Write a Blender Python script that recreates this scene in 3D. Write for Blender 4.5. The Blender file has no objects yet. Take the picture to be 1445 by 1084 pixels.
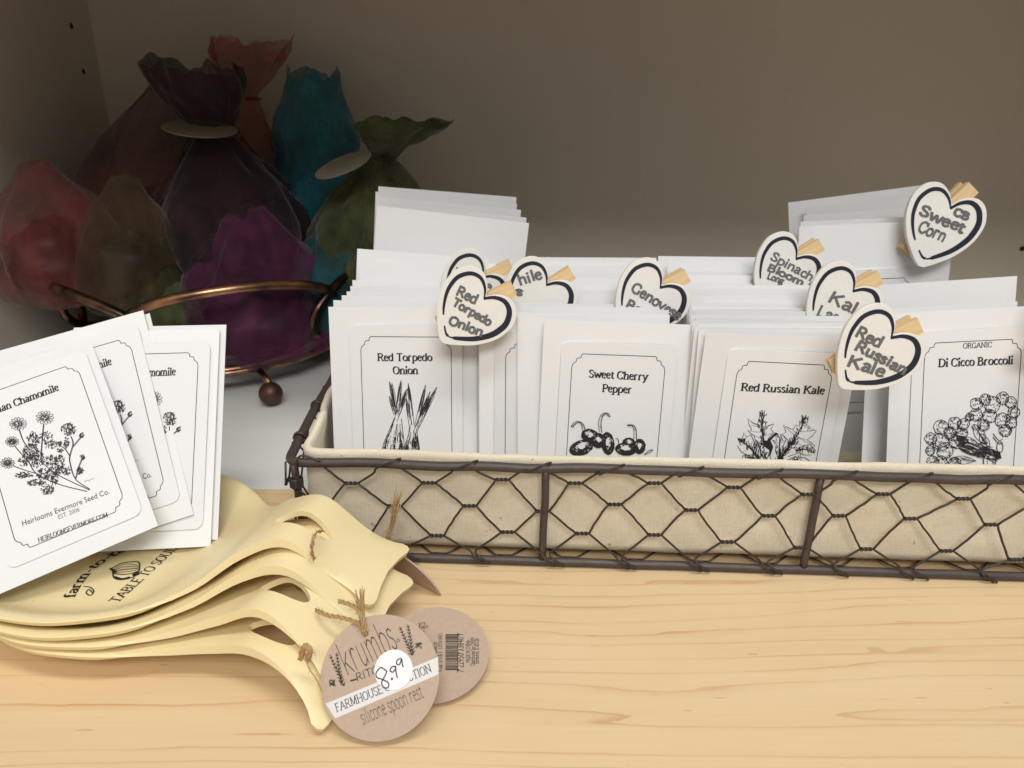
import bpy, bmesh, math, random
from math import sin, cos, pi, radians as R, sqrt, atan2, hypot
from mathutils import Vector, Matrix, noise, geometry
random.seed(7)
SC = bpy.context.scene
COL = SC.collection

# ------------------------------------------------------------------ camera
PITCH, FPX, CAMZ = R(22), 1100.0, 0.252
cd = bpy.data.cameras.new('camera'); cam = bpy.data.objects.new('camera', cd); COL.objects.link(cam)
cam.location = (0, 0, CAMZ); cam.rotation_euler = (pi/2 - PITCH, 0, 0)
cd.sensor_width = 36.0; cd.lens = 36.0*FPX/1445.0; cd.clip_start = 0.01; cd.clip_end = 50
SC.camera = cam
cd.dof.use_dof = True; cd.dof.focus_distance = 0.40; cd.dof.aperture_fstop = 16
# ------------------------------------------------------------------ world and lamps
w = bpy.data.worlds.new('World'); SC.world = w; w.use_nodes = True
w.node_tree.nodes['Background'].inputs[0].default_value = (0.90, 0.93, 1.0, 1)
w.node_tree.nodes['Background'].inputs[1].default_value = 0.30
def area(name, loc, rot, sx, sy, power, col):
    l = bpy.data.lights.new(name, 'AREA'); l.shape = 'RECTANGLE'; l.size = sx; l.size_y = sy
    l.energy = power; l.color = col
    o = bpy.data.objects.new(name, l); COL.objects.link(o); o.location = loc; o.rotation_euler = rot
    o['kind'] = 'structure'
    return o
area('ceiling_lamp', (0.15, -0.15, 1.75), (R(8), 0, 0), 1.2, 0.30, 16, (1.0, 0.985, 0.95))
area('room_lamp', (0.15, -1.1, 1.40), (R(50), 0, R(6)), 1.0, 0.45, 19.5, (1.0, 0.985, 0.96))
SC.view_settings.view_transform = 'Standard'; SC.view_settings.look = 'None'
SC.view_settings.gamma = 1; SC.view_settings.use_curve_mapping = False; SC.view_settings.exposure = 0.0
SC.cycles.use_denoising = True
SC.cycles.max_bounces = 10; SC.cycles.diffuse_bounces = 5; SC.cycles.transparent_max_bounces = 16

# ------------------------------------------------------------------ measuring: pixel of the photo -> point on a real plane
FW = Vector((0, cos(PITCH), -sin(PITCH))); UP = Vector((0, sin(PITCH), cos(PITCH))); RT = Vector((1, 0, 0)); C0 = Vector((0, 0, CAMZ))
def ray(x, y): return FW + RT*((x - 722.5)/FPX) + UP*((542 - y)/FPX)
def on_z(x, y, z): r = ray(x, y); return C0 + r*((z - CAMZ)/r.z)
def on_y(x, y, d): r = ray(x, y); return C0 + r*(d/r.y)
def on_plane(x, y, P, n): r = ray(x, y); return C0 + r*((P - C0).dot(n)/r.dot(n))
def frame_at(P, xd, n):
    n = n.normalized(); xd = (xd - n*xd.dot(n)).normalized(); yd = n.cross(xd)
    return Matrix(((xd.x, yd.x, n.x, P.x), (xd.y, yd.y, n.y, P.y), (xd.z, yd.z, n.z, P.z), (0, 0, 0, 1)))
def local_px(M, x, y, lift=0.0):
    n = M.to_3x3().col[2]; P = M.translation + n*lift
    q = M.inverted() @ on_plane(x, y, P, n); return (q.x, q.y)

# ------------------------------------------------------------------ object helpers
def tag(o, label=None, cat=None, group=None, kind=None):
    if label: o['label'] = label
    if cat: o['category'] = cat
    if group: o['group'] = group
    if kind: o['kind'] = kind
    return o
def empty(name, M, label, cat, group=None):
    o = bpy.data.objects.new(name, None); COL.objects.link(o); o.matrix_world = M; o.empty_display_size = 0.01
    return tag(o, label, cat, group)
def link(name, me, parent=None, M=None):
    o = bpy.data.objects.new(name, me); COL.objects.link(o)
    if parent is not None: o.parent = parent
    if M is not None: o.matrix_world = M
    return o
def mesh(name, vs, fs, mat, smooth=False):
    me = bpy.data.meshes.new(name); me.from_pydata([tuple(v) for v in vs], [], fs); me.update()
    if mat: me.materials.append(mat)
    if smooth: me.polygons.foreach_set('use_smooth', [True]*len(me.polygons))
    return me
def add_tube(vs, fs, pts, rad, seg=8, closed=False):
    pts = [Vector(p) for p in pts]; n = len(pts); b = len(vs)
    up = None
    for i, p in enumerate(pts):
        if closed: t = pts[(i+1) % n] - pts[i-1]
        else: t = pts[min(i+1, n-1)] - pts[max(i-1, 0)]
        t.normalize()
        if up is None:
            up = Vector((0, 0, 1)) if abs(t.z) < 0.9 else Vector((1, 0, 0))
        a = t.cross(up)
        if a.length < 1e-6: a = t.cross(Vector((0.3, 1, 0.2)))
        a.normalize(); c = a.cross(t); up = c
        r = rad(i/(n-1)) if callable(rad) else rad
        for k in range(seg):
            th = 2*pi*k/seg; vs.append(p + a*(cos(th)*r) + c*(sin(th)*r))
    m = n if closed else n-1
    for i in range(m):
        for k in range(seg):
            i2 = (i+1) % n; k2 = (k+1) % seg
            fs.append((b+i*seg+k, b+i*seg+k2, b+i2*seg+k2, b+i2*seg+k))
    if not closed:
        fs.append(tuple(b+k for k in range(seg))[::-1]); fs.append(tuple(b+(n-1)*seg+k for k in range(seg)))
def tube(name, pts, rad, mat, parent=None, seg=8, closed=False):
    vs, fs = [], []; add_tube(vs, fs, pts, rad, seg, closed); return link(name, mesh(name, vs, fs, mat, True), parent)
def catmull(p, per=8, closed=False):
    p = [Vector(q) for q in p]; out = []; n = len(p)
    m = n if closed else n-1
    for i in range(m):
        if closed: a, b, c, d = p[i-1], p[i], p[(i+1) % n], p[(i+2) % n]
        else: a, b, c, d = p[max(i-1, 0)], p[i], p[i+1], p[min(i+2, n-1)]
        for k in range(per):
            t = k/per
            out.append(0.5*((2*b) + (c-a)*t + (2*a-5*b+4*c-d)*t*t + (3*b-a-3*c+d)*t**3))
    if not closed: out.append(p[-1])
    return out
def interp(x, xs, ys):
    if x <= xs[0]: return ys[0]
    for i in range(len(xs)-1):
        if x <= xs[i+1]:
            h = xs[i+1]-xs[i]; t = (x-xs[i])/h
            m0 = (ys[i+1]-ys[max(i-1, 0)])/(xs[i+1]-xs[max(i-1, 0)])*h
            j = min(i+2, len(xs)-1); m1 = (ys[j]-ys[i])/(xs[j]-xs[i])*h
            return (2*t**3-3*t*t+1)*ys[i] + (t**3-2*t*t+t)*m0 + (3*t*t-2*t**3)*ys[i+1] + (t**3-t*t)*m1
    return ys[-1]
def smooth(a, b, x):
    t = min(1, max(0, (x-a)/(b-a))); return t*t*(3-2*t)
def box_vf(vs, fs, x0, x1, y0, y1, z0, z1):
    b = len(vs)
    vs += [(x0,y0,z0),(x1,y0,z0),(x1,y1,z0),(x0,y1,z0),(x0,y0,z1),(x1,y0,z1),(x1,y1,z1),(x0,y1,z1)]
    fs += [tuple(b+i for i in f) for f in ((0,3,2,1),(4,5,6,7),(0,1,5,4),(1,2,6,5),(2,3,7,6),(3,0,4,7))]
def box(name, x0, x1, y0, y1, z0, z1, mat, parent=None, bev=0.0):
    vs, fs = [], []; box_vf(vs, fs, x0, x1, y0, y1, z0, z1); o = link(name, mesh(name, vs, fs, mat), parent)
    if bev:
        m = o.modifiers.new('bevel', 'BEVEL'); m.width = bev; m.segments = 2
    return o

# ------------------------------------------------------------------ materials
def srgb(r, g, b):
    f = lambda c: ((c/255)/12.92 if c/255 <= .04045 else ((c/255+.055)/1.055)**2.4); return (f(r), f(g), f(b), 1)
class Mat:
    def __init__(s, name, col=(.8,.8,.8,1), rough=.6, **kw):
        s.m = bpy.data.materials.new(name); s.m.use_nodes = True; s.t = s.m.node_tree; s.n = s.t.nodes; s.b = s.n['Principled BSDF']
        s.b.inputs['Base Color'].default_value = col; s.b.inputs['Roughness'].default_value = rough
        for k, v in kw.items(): s.b.inputs[k.replace('_', ' ')].default_value = v
    def node(s, ty, **kw):
        n = s.n.new(ty)
        for k, v in kw.items():
            if k.startswith('i_'): n.inputs[k[2:].replace('_', ' ')].default_value = v
            else: setattr(n, k, v)
        return n
    def l(s, a, b): s.t.links.new(a, b)
    def coord(s, scale=(1,1,1), which='Object', rot=(0,0,0)):
        t = s.node('ShaderNodeTexCoord'); m = s.node('ShaderNodeMapping'); m.inputs['Scale'].default_value = scale; m.inputs['Rotation'].default_value = rot
        s.l(t.outputs[which], m.inputs['Vector']); return m.outputs[0]
    def noise(s, vec, scale, detail=4, rough=.5):
        n = s.node('ShaderNodeTexNoise'); n.inputs['Scale'].default_value = scale; n.inputs['Detail'].default_value = detail; n.inputs['Roughness'].default_value = rough
        if vec is not None: s.l(vec, n.inputs['Vector'])
        return n.outputs['Fac']
    def ramp(s, fac, stops):
        r = s.node('ShaderNodeValToRGB'); e = r.color_ramp.elements
        while len(e) < len(stops): e.new(.5)
        for i, (p, c) in enumerate(stops): e[i].position = p; e[i].color = c
        s.l(fac, r.inputs['Fac']); return r.outputs['Color']
    def mix(s, fac, a, b, mode='MIX'):
        n = s.node('ShaderNodeMixRGB'); n.blend_type = mode
        for k, v in ((0, fac), (1, a), (2, b)):
            if isinstance(v, (int, float)): n.inputs[k].default_value = v
            elif isinstance(v, tuple): n.inputs[k].default_value = v
            else: s.l(v, n.inputs[k])
        return n.outputs[0]
    def math(s, op, a, b=None):
        n = s.node('ShaderNodeMath'); n.operation = op
        for k, v in ((0, a), (1, b)):
            if v is None: continue
            if isinstance(v, (int, float)): n.inputs[k].default_value = v
            else: s.l(v, n.inputs[k])
        return n.outputs[0]
    def color(s, c): s.l(c, s.b.inputs['Base Color']); return s
    def bump(s, h, strength=.2, dist=.001):
        n = s.node('ShaderNodeBump'); n.inputs['Strength'].default_value = strength; n.inputs['Distance'].default_value = dist
        s.l(h, n.inputs['Height']); s.l(n.outputs[0], s.b.inputs['Normal']); return s
def g(v): return (v, v, v, 1)

# wall laminate
def wall_mat(name, col):
    m = Mat(name, col, .55); v = m.coord()
    c = m.mix(m.noise(v, 6, 3), tuple(x*.94 for x in col[:3])+(1,), col); c = m.mix(m.math('MULTIPLY', m.noise(v, 160, 2), .10), c, g(.3))
    m.color(c); m.bump(m.noise(v, 900, 2), .08, .0004); return m.m
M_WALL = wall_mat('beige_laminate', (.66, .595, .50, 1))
M_FLOOR = wall_mat('white_laminate', (.80, .82, .80, 1))
M_HOLE = Mat('hole_dark', (.01, .008, .006, 1), .9).m
# wood counter: grain lines run along x
def wood_mat():
    m = Mat('maple_wood', (.6, .42, .24, 1), .34); m.b.inputs['Coat Weight'].default_value = .25; m.b.inputs['Coat Roughness'].default_value = .16
    v = m.coord()
    sep = m.node('ShaderNodeSeparateXYZ'); m.l(v, sep.inputs[0])
    low = m.noise(m.coord((2.2, 5, 1)), 1.0, 1, .4); mid = m.noise(m.coord((9, 22, 1)), 1.0, 3, .5); fine = m.noise(m.coord((60, 40, 1)), 1.0, 2, .5)
    cath = m.noise(m.coord((3.4, 15, 1)), 1.0, 1, .3)
    far = m.node('ShaderNodeMapRange'); far.interpolation_type = 'SMOOTHSTEP'; m.l(sep.outputs[1], far.inputs[0]); far.inputs[1].default_value = .27; far.inputs[2].default_value = .36
    y = m.math('ADD', m.math('MULTIPLY', sep.outputs[1], 72), m.math('MULTIPLY', low, 5.4))
    sv = m.node('ShaderNodeCombineXYZ'); m.l(sep.outputs[1], sv.inputs[0]); irr = m.noise(sv.outputs[0], 24, 3, .6); y = m.math('ADD', y, m.math('MULTIPLY', irr, 5.0))
    y = m.math('ADD', y, m.math('MULTIPLY', mid, .85)); y = m.math('ADD', y, m.math('MULTIPLY', fine, .10))
    y = m.math('ADD', y, m.math('MULTIPLY', m.math('MULTIPLY', cath, far.outputs[0]), 5.0))
    fr = m.math('FRACT', y)
    line = m.ramp(fr, [(0, g(.10)), (.70, g(.0)), (.90, g(.25)), (.965, g(1)), (.99, g(.9)), (1.0, g(.10))])
    fib = m.noise(m.coord((14, 900, 1)), 1.0, 3, .6)
    blot = m.noise(m.coord((5, 16, 1)), 1.0, 4, .6)
    base = m.mix(blot, srgb(221, 194, 150), srgb(235, 210, 170))
    base = m.mix(m.math('MULTIPLY', fib, .32), base, srgb(204, 168, 120))
    fade = m.noise(m.coord((7, 30, 1)), 1.3, 2, .5)
    lf = m.math('MULTIPLY', line, m.ramp(fade, [(.32, g(.10)), (.66, g(.62))]))
    base = m.mix(lf, base, srgb(184, 120, 66))
    fleck = m.ramp(m.noise(m.coord((60, 400, 1)), 1.0, 1, .5), [(.0, g(1)), (.22, g(1)), (.26, g(0)), (1, g(0))])
    base = m.mix(m.math('MULTIPLY', fleck, .35), base, srgb(140, 92, 50))
    m.color(base); m.bump(fib, .05, .0003); 
    m.l(m.ramp(blot, [(.2, g(.30)), (.8, g(.42))]), m.b.inputs['Roughness']); return m.m
M_WOOD = wood_mat()
def paper_mat(name, col, rough=.62):
    m = Mat(name, col, rough); v = m.coord()
    m.color(m.mix(m.noise(v, 22, 3), tuple(x*.965 for x in col[:3])+(1,), col))
    oi = m.node('ShaderNodeObjectInfo'); hs = m.node('ShaderNodeHueSaturation'); m.l(m.math('ADD', m.math('MULTIPLY', oi.outputs['Random'], .07), .945), hs.inputs['Value']); m.l(m.b.inputs['Base Color'].links[0].from_socket, hs.inputs['Color']); m.color(hs.outputs[0])
    h = m.math('ADD', m.noise(v, 40, 2), m.math('MULTIPLY', m.noise(v, 700, 2), .12)); m.bump(h, .12, .0012); return m.m
M_PAPER = paper_mat('white_envelope_paper', (.80, .80, .80, 1))
M_STICK = paper_mat('matte_sticker_paper', (.775, .775, .775, 1), .5)
M_INK = Mat('black_ink', (.012, .012, .014, 1), .6).m
M_INKG = Mat('grey_ink', (.16, .16, .17, 1), .6).m
M_NAVY = Mat('navy_black_marker', (.014, .015, .030, 1), .38).m
def marker_mat():
    m = Mat('grey_marker', (.12, .12, .12, 1), .45); v = m.coord()
    m.color(m.mix(m.noise(v, 900, 2), (.065, .066, .066, 1), (.20, .20, .195, 1))); return m.m
M_MARK = marker_mat()
def plywood_white():
    m = Mat('white_painted_wood', (.78, .765, .72, 1), .5); v = m.coord()
    m.color(m.mix(m.noise(v, 90, 3), (.74, .72, .67, 1), (.80, .785, .745, 1))); m.bump(m.noise(v, 500, 3), .12, .0004); return m.m
M_HEART = plywood_white()
def pin_mat():
    m = Mat('clothespin_wood', (.6, .4, .2, 1), .55); f = m.noise(m.coord((900, 60, 900)), 1.0, 3)
    m.color(m.mix(f, srgb(205, 172, 124), srgb(232, 206, 160))); m.bump(f, .1, .0003); return m.m
M_PIN = pin_mat()
M_SPRING = Mat('spring_steel', (.45, .42, .36, 1), .35, Metallic=1.0).m
def rust_mat(name, a, b, metal, rough):
    m = Mat(name, a, rough, Metallic=metal); v = m.coord()
    m.color(m.mix(m.noise(v, 120, 4, .7), a, b)); m.bump(m.noise(v, 500, 3), .22, .0006)
    return m.m
M_IRON = rust_mat('brown_iron', (.050, .036, .031, 1), (.105, .080, .070, 1), .25, .50)
M_WIRE = rust_mat('brown_wire', (.032, .025, .021, 1), (.070, .054, .045, 1), .3, .45)
def copper_mat():
    m = Mat('antique_copper', (.5, .25, .12, 1), .32, Metallic=1.0); v = m.coord()
    f = m.noise(v, 18, 3, .6)
    m.color(m.mix(m.ramp(f, [(.47, g(0)), (.66, g(1))]), (.055, .040, .034, 1), (.60, .33, .20, 1)))
    m.bump(m.noise(v, 300, 2), .08, .0006); return m.m
M_COPPER = copper_mat()
M_BALL = rust_mat('dull_dark_copper', (.060, .040, .032, 1), (.16, .085, .055, 1), .8, .48)
def canvas_mat():
    m = Mat('canvas_cloth', (.6, .54, .42, 1), .9, Sheen_Weight=.15)
    a = m.noise(m.coord((160, 160, 2600)), 1.0, 3, .6); b = m.noise(m.coord((2200, 2200, 120)), 1.0, 2, .6)
    f = m.math('MULTIPLY', m.math('ADD', a, b), .5)
    c = m.mix(m.ramp(f, [(.3, g(0)), (.7, g(1))]), srgb(214, 203, 178), srgb(244, 236, 216))
    big = m.noise(m.coord(), 24, 3); c = m.mix(m.math('MULTIPLY', big, .42), c, srgb(186, 168, 130))
    sp = m.ramp(m.noise(m.coord(), 330, 1), [(0, g(1)), (.20, g(1)), (.235, g(0)), (1, g(0))])
    c = m.mix(m.math('MULTIPLY', sp, .55), c, srgb(110, 88, 58)); m.color(c); m.bump(f, .55, .0007); return m.m
M_CANVAS = canvas_mat()
def silicone_mat():
    m = Mat('cream_silicone', (.80, .64, .36, 1), .42); v = m.coord()
    m.b.inputs['Subsurface Weight'].default_value = .12; m.b.inputs['Subsurface Radius'].default_value = (.004, .0028, .0012); m.b.inputs['Subsurface Scale'].default_value = 1.0
    c = m.mix(m.noise(v, 20, 3), srgb(232, 213, 162), srgb(238, 221, 174))
    sp = m.ramp(m.noise(v, 260, 1), [(0, g(1)), (.17, g(1)), (.19, g(0)), (1, g(0))]); c = m.mix(m.math('MULTIPLY', sp, .35), c, srgb(150, 120, 80))
    m.color(c); m.bump(m.noise(v, 260, 3), .05, .0004); return m.m
M_SIL = silicone_mat()
def kraft_mat():
    m = Mat('kraft_card', (.42, .33, .26, 1), .7); v = m.coord()
    c = m.mix(m.noise(v, 500, 4, .7), srgb(176, 152, 132), srgb(200, 178, 158)); c = m.mix(m.math('MULTIPLY', m.noise(v, 1500, 2), .3), c, srgb(150, 125, 105)); m.color(c); return m.m
M_KRAFT = kraft_mat()
M_CARD = Mat('grey_beige_card', (.22, .20, .15, 1), .7).m
M_BAND = Mat('printed_white_band', (.70, .68, .66, 1), .6).m
M_PRICE = Mat('price_sticker_paper', (.80, .80, .80, 1), .5).m
def twine_mat():
    m = Mat('jute_twine', (.4, .28, .15, 1), .85); m.color(m.mix(m.noise(m.coord(), 1500, 2), srgb(150, 116, 72), srgb(206, 174, 126))); return m.m
M_TWINE = twine_mat()
def organza(name, col, alpha):
    m = Mat(name, col, .72, Sheen_Weight=.25, Sheen_Roughness=.5); m.b.inputs['Specular IOR Level'].default_value = .25
    v = m.coord(); fib = m.noise(m.coord((1, 1, .10)), 900, 2, .6); cr = m.noise(v, 30, 5, .62); big = m.noise(v, 14, 3)
    base = m.mix(m.ramp(cr, [(.36, g(0)), (.66, g(1))]), tuple(c*.55 for c in col[:3])+(1,), tuple(min(1, c*1.45) for c in col[:3])+(1,))
    rid = m.node('ShaderNodeTexNoise'); rid.noise_type = 'RIDGED_MULTIFRACTAL'; rid.inputs['Scale'].default_value = 17; rid.inputs['Detail'].default_value = 5; m.l(m.coord((1, 1, .6)), rid.inputs['Vector'])
    crease = m.ramp(rid.outputs['Fac'], [(0, g(0)), (.62, g(0)), (.86, g(.8)), (1, g(1))])
    thread = m.ramp(m.noise(m.coord((1, .6, .18), rot=(.5, .3, 0)), 520, 2, .7), [(0, g(0)), (.66, g(0)), (.74, g(1)), (1, g(1))])
    hi = m.mix(.72, (.55, .45, .45, 1), base); base = m.mix(m.math('MULTIPLY', crease, .32), base, hi); base = m.mix(m.math('MULTIPLY', thread, .40), base, hi); m.color(base)  # pale crease lines: glints on the folds painted into the cloth colour
    al = m.math('ADD', m.math('MULTIPLY', fib, .34), m.math('MULTIPLY', big, .40)); al = m.math('ADD', al, alpha-.37); al = m.math('ADD', al, m.math('MULTIPLY', crease, .15))
    m.l(al, m.b.inputs['Alpha']); m.bump(cr, .25, .003)
    return m.m

# ================================================================== SETTING
# white cabinet interior behind a maple counter top
def structure(o): o['kind'] = 'structure'; return o
EDGE = 0.4425
structure(box('wood_counter', -1.2, 1.2, -0.35, EDGE, -0.03, 0.0, M_WOOD, bev=.0006))
structure(box('shelf_floor', -0.60, 0.75, EDGE + .0005, 0.90, -0.03, -0.0006, M_FLOOR))
structure(box('back_wall', -0.60, 0.75, 0.872, 0.892, -0.0006, 0.60, M_WALL))
wl = structure(box('side_wall', -0.448, -0.428, -0.10, 0.872, 0.0008, 0.60, M_WALL))  # front stretch is unseen, added to keep light off the left interior
structure(box('side_wall', 0.597, 0.617, EDGE - .012, 0.872, 0.0008, 0.60, M_WALL))
structure(box('upper_shelf', -0.428, 0.597, EDGE - .012, 0.872, 0.335, 0.355, M_WALL))
def peg_hole(P, axis):
    vs, fs = [], []; a = Vector(axis)
    u = a.cross(Vector((0, 0, 1))).normalized(); v = a.cross(u)
    n = 20
    for k in range(n):
        th = 2*pi*k/n
        vs.append(Vector(P) + a*.0008 + u*cos(th)*.0028 + v*sin(th)*.0028)
    fs.append(tuple(range(n)))
    structure(link('peg_hole', mesh('peg_hole', vs, fs, M_HOLE)))
for px in ((100, 37), (117, 101)):
    q = on_plane(px[0], px[1], Vector((-.428, 0, 0)), Vector((1, 0, 0))); peg_hole(q, (1, 0, 0))
peg_hole(on_y(1442, 351, .872), (0, -1, 0))

# ================================================================== INK: lettering and line drawings as thin printed shapes
# skeleton letters on a grid: x-height 5, capitals 7.2.  L polyline, C curve, F foot serif, T flag serif
GL = {
'A': (7.2, 'L0.6,0 3.6,7.2;L3.6,7.2 6.6,0;L1.7,2.5 5.5,2.5;F0.6,0 6.6,0'),
'B': (6.2, 'L1.2,0 1.2,7.2;C1.2,7.2 3.6,7.1 4.6,5.6 3.6,4 1.2,3.8;C1.2,3.8 4.2,3.7 5.3,2 4.2,0.2 1.2,0;F1.2,0 1.2,7.2'),
'C': (6.6, 'C5.9,5.6 4.8,7 3.2,7.2 1.2,6 0.7,3.6 1.2,1.2 3.2,0 4.8,0.2 6,1.6;L5.9,7.2 5.9,5.3'),
'D': (7.2, 'L1.2,0 1.2,7.2;C1.2,7.2 4,7.1 6,5.6 6.5,3.6 6,1.6 4,0.1 1.2,0;F1.2,0 1.2,7.2'),
'E': (5.8, 'L1.2,0 1.2,7.2;L1.2,7.2 5.2,7.2;L1.2,3.8 4.4,3.8;L1.2,0 5.4,0;F1.2,0 1.2,7.2;V5.2,7.2 5.4,0'),
'F': (5.6, 'L1.2,0 1.2,7.2;L1.2,7.2 5.2,7.2;L1.2,3.8 4.2,3.8;F1.2,0 1.2,7.2'),
'G': (7.0, 'C5.9,5.6 4.8,7 3.2,7.2 1.2,6 0.7,3.6 1.2,1.2 3.2,0 5,0.3 6,0.9;L6,0.6 6,3;F6,3'),
'H': (7.6, 'L1.2,0 1.2,7.2;L6.3,0 6.3,7.2;L1.2,3.8 6.3,3.8;F1.2,0 1.2,7.2 6.3,0 6.3,7.2'),
'I': (3.0, 'L1.5,0 1.5,7.2;F1.5,0 1.5,7.2'),
'K': (7.0, 'L1.2,0 1.2,7.2;L5.8,7.2 1.3,3.4;L2.6,4.4 6.2,0;F1.2,0 1.2,7.2 5.8,7.2 6.2,0'),
'L': (5.6, 'L1.2,0 1.2,7.2;L1.2,0 5.2,0;F1.2,0 1.2,7.2;V5.2,0.2'),
'M': (8.6, 'L1.2,0 1.4,7.2;L1.4,7.2 4.3,0.6;L4.3,0.6 7.2,7.2;L7.2,7.2 7.4,0;F1.2,0 7.4,0 1.2,7.2 7.4,7.2'),
'N': (7.6, 'L1.2,0 1.2,7.2;L1.2,7.2 6.2,0;L6.2,0 6.2,7.2;F1.2,0 1,7.2 6.2,7.2'),
'O': (7.2, 'C3.6,7.2 1.4,6.2 0.7,3.6 1.4,1 3.6,0 5.8,1 6.5,3.6 5.8,6.2 3.6,7.2'),
'P': (5.8, 'L1.2,0 1.2,7.2;C1.2,7.2 4,7.1 5.2,5.4 4,3.6 1.2,3.4;F1.2,0 1.2,7.2'),
'R': (6.6, 'L1.2,0 1.2,7.2;C1.2,7.2 4,7.1 5.1,5.5 4,3.8 1.2,3.6;L3,3.6 6,0;F1.2,0 1.2,7.2 6,0'),
'S': (5.2, 'C4.4,6 3.6,7 2.6,7.2 1.1,6.6 0.8,5.4 1.6,4.3 3.4,3.3 4.5,2 4.1,0.6 2.6,0 1.4,0.2 0.6,1.4'),
'T': (6.4, 'L3.2,0 3.2,7.2;L0.5,7.2 5.9,7.2;F3.2,0;V0.5,7.2 5.9,7.2'),
'U': (7.2, 'C1.2,7.2 1.2,3 1.6,1 3.6,0 5.6,1 6,3 6,7.2;F1.2,7.2 6,7.2'),
'V': (7.0, 'L0.6,7.2 3.5,0;L3.5,0 6.4,7.2;F0.6,7.2 6.4,7.2'),
'W': (9.4, 'L0.6,7.2 2.6,0;L2.6,0 4.7,6;L4.7,6 6.8,0;L6.8,0 8.8,7.2;F0.6,7.2 8.8,7.2'),
'a': (4.8, 'C0.9,4.2 2.2,5 3.5,4.5 3.7,3.4 3.7,0.8 4.5,0.1;C3.7,2.9 1.8,2.5 0.8,1.4 1.3,0.1 2.6,0.2 3.7,1.4'),
'b': (5.4, 'L1.1,0 1.1,7.6;C1.1,3.8 2.6,5 4.3,4.2 4.8,2.5 4.2,0.6 2.6,0 1.1,0.9;T1.1,7.6'),
'c': (4.4, 'C3.9,4 2.9,5 1.5,4.5 0.7,2.5 1.4,0.5 2.7,0 4,0.9'),
'd': (5.5, 'L4.3,0 4.3,7.6;C4.3,4 2.8,5 1.2,4.3 0.6,2.4 1.2,0.5 2.7,0 4.3,1.1;T4.3,7.6;f4.6,0'),
'e': (4.6, 'L0.8,2.9 3.9,2.9;C3.9,2.9 3.6,4.5 2.4,5 1.2,4.4 0.7,2.5 1.3,0.6 2.6,0 4,0.9'),
'f': (3.4, 'C3.6,7 2.8,7.7 1.8,7 1.5,5.5 1.5,0;L0.4,4.9 2.9,4.9;F1.5,0'),
'g': (5, 'C2.2,5 0.9,4.2 0.9,2.8 2.2,2 3.5,2.8 3.5,4.2 2.2,5;C1.4,2.1 0.9,1.1 3.6,0.6 4,-1 2.2,-2.2 0.6,-1.2 1.2,0.6;L3.3,4.6 4.6,4.8'),
'h': (5.7, 'L1.1,0 1.1,7.6;C1.1,3.7 2.6,5 4.1,4.6 4.5,3.2 4.5,0;F1.1,0 4.5,0;T1.1,7.6'),
'i': (2.6, 'L1.3,0 1.3,5;F1.3,0;T1.3,5;D1.3,7'),
'k': (5.6, 'L1.1,0 1.1,7.6;L4.6,4.9 1.2,2;L2.2,2.8 5,0;F1.1,0 5,0;T1.1,7.6'),
'l': (2.6, 'L1.3,0 1.3,7.6;F1.3,0;T1.3,7.6'),
'm': (8.6, 'L1.1,0 1.1,5;C1.1,3.7 2.5,5 3.8,4.6 4.2,3.2 4.2,0;C4.2,3.7 5.6,5 6.9,4.6 7.3,3.2 7.3,0;F1.1,0 4.2,0 7.3,0;T1.1,5'),
'n': (5.7, 'L1.1,0 1.1,5;C1.1,3.7 2.6,5 4.1,4.6 4.5,3.2 4.5,0;F1.1,0 4.5,0;T1.1,5'),
'o': (5.2, 'C2.6,5 1.1,4.3 0.6,2.5 1.1,0.7 2.6,0 4.1,0.7 4.6,2.5 4.1,4.3 2.6,5'),
'p': (5.5, 'L1.1,-2.4 1.1,5;C1.1,3.8 2.6,5 4.3,4.2 4.9,2.5 4.2,0.6 2.6,0 1.1,0.9;F1.1,-2.4;T1.1,5'),
'r': (4.5, 'L1.1,0 1.1,5;C1.1,3.4 2,4.8 3,5 3.7,4.5;F1.1,0;T1.1,5'),
's': (4.0, 'C3.4,4.2 2.4,5 1.2,4.7 0.8,3.8 1.6,2.9 2.9,2.2 3.3,1.1 2.6,0.1 1.4,0.1 0.6,0.9'),
't': (3.5, 'C1.5,6.4 1.5,2 1.6,0.6 2.4,0 3.3,0.5;L0.4,4.9 3.1,4.9'),
'u': (5.7, 'C1.1,5 1.1,1.8 1.6,0.3 2.8,0 4.4,1.3;L4.4,0 4.4,5;T1.1,5 4.4,5;f4.6,0'),
'v': (5.2, 'L0.5,5 2.6,0;L2.6,0 4.7,5;F0.5,5 4.7,5'),
'w': (7.6, 'L0.5,5 2.2,0;L2.2,0 3.8,4.4;L3.8,4.4 5.4,0;L5.4,0 7.1,5;F0.5,5 7.1,5'),
'y': (5.2, 'L0.5,5 2.7,0.2;C4.7,5 2.6,0 1.8,-1.8 0.5,-2.2;F0.5,5 4.7,5'),
'z': (4.4, 'L0.6,5 3.8,5;L3.8,5 0.5,0;L0.5,0 4,0'),
'.': (2.2, 'D1.1,0.3'), '-': (3.6, 'L0.6,2.6 3,2.6'), ' ': (2.8, ''),
'8': (5.2, 'C2.9,3.9 1,5 1.2,6.8 3,7.2 4.4,6.2 3.6,4.6 1.4,3 0.7,1.4 1.8,0 3.6,0.2 4.4,1.6 3.4,3.2 2.6,4.2'),
'9': (5.0, 'C4.1,6 2.6,7.2 0.9,6 1,4.3 2.4,3.6 4,4.8 4.2,6.4 4,3 3.2,0'),
}
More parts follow.
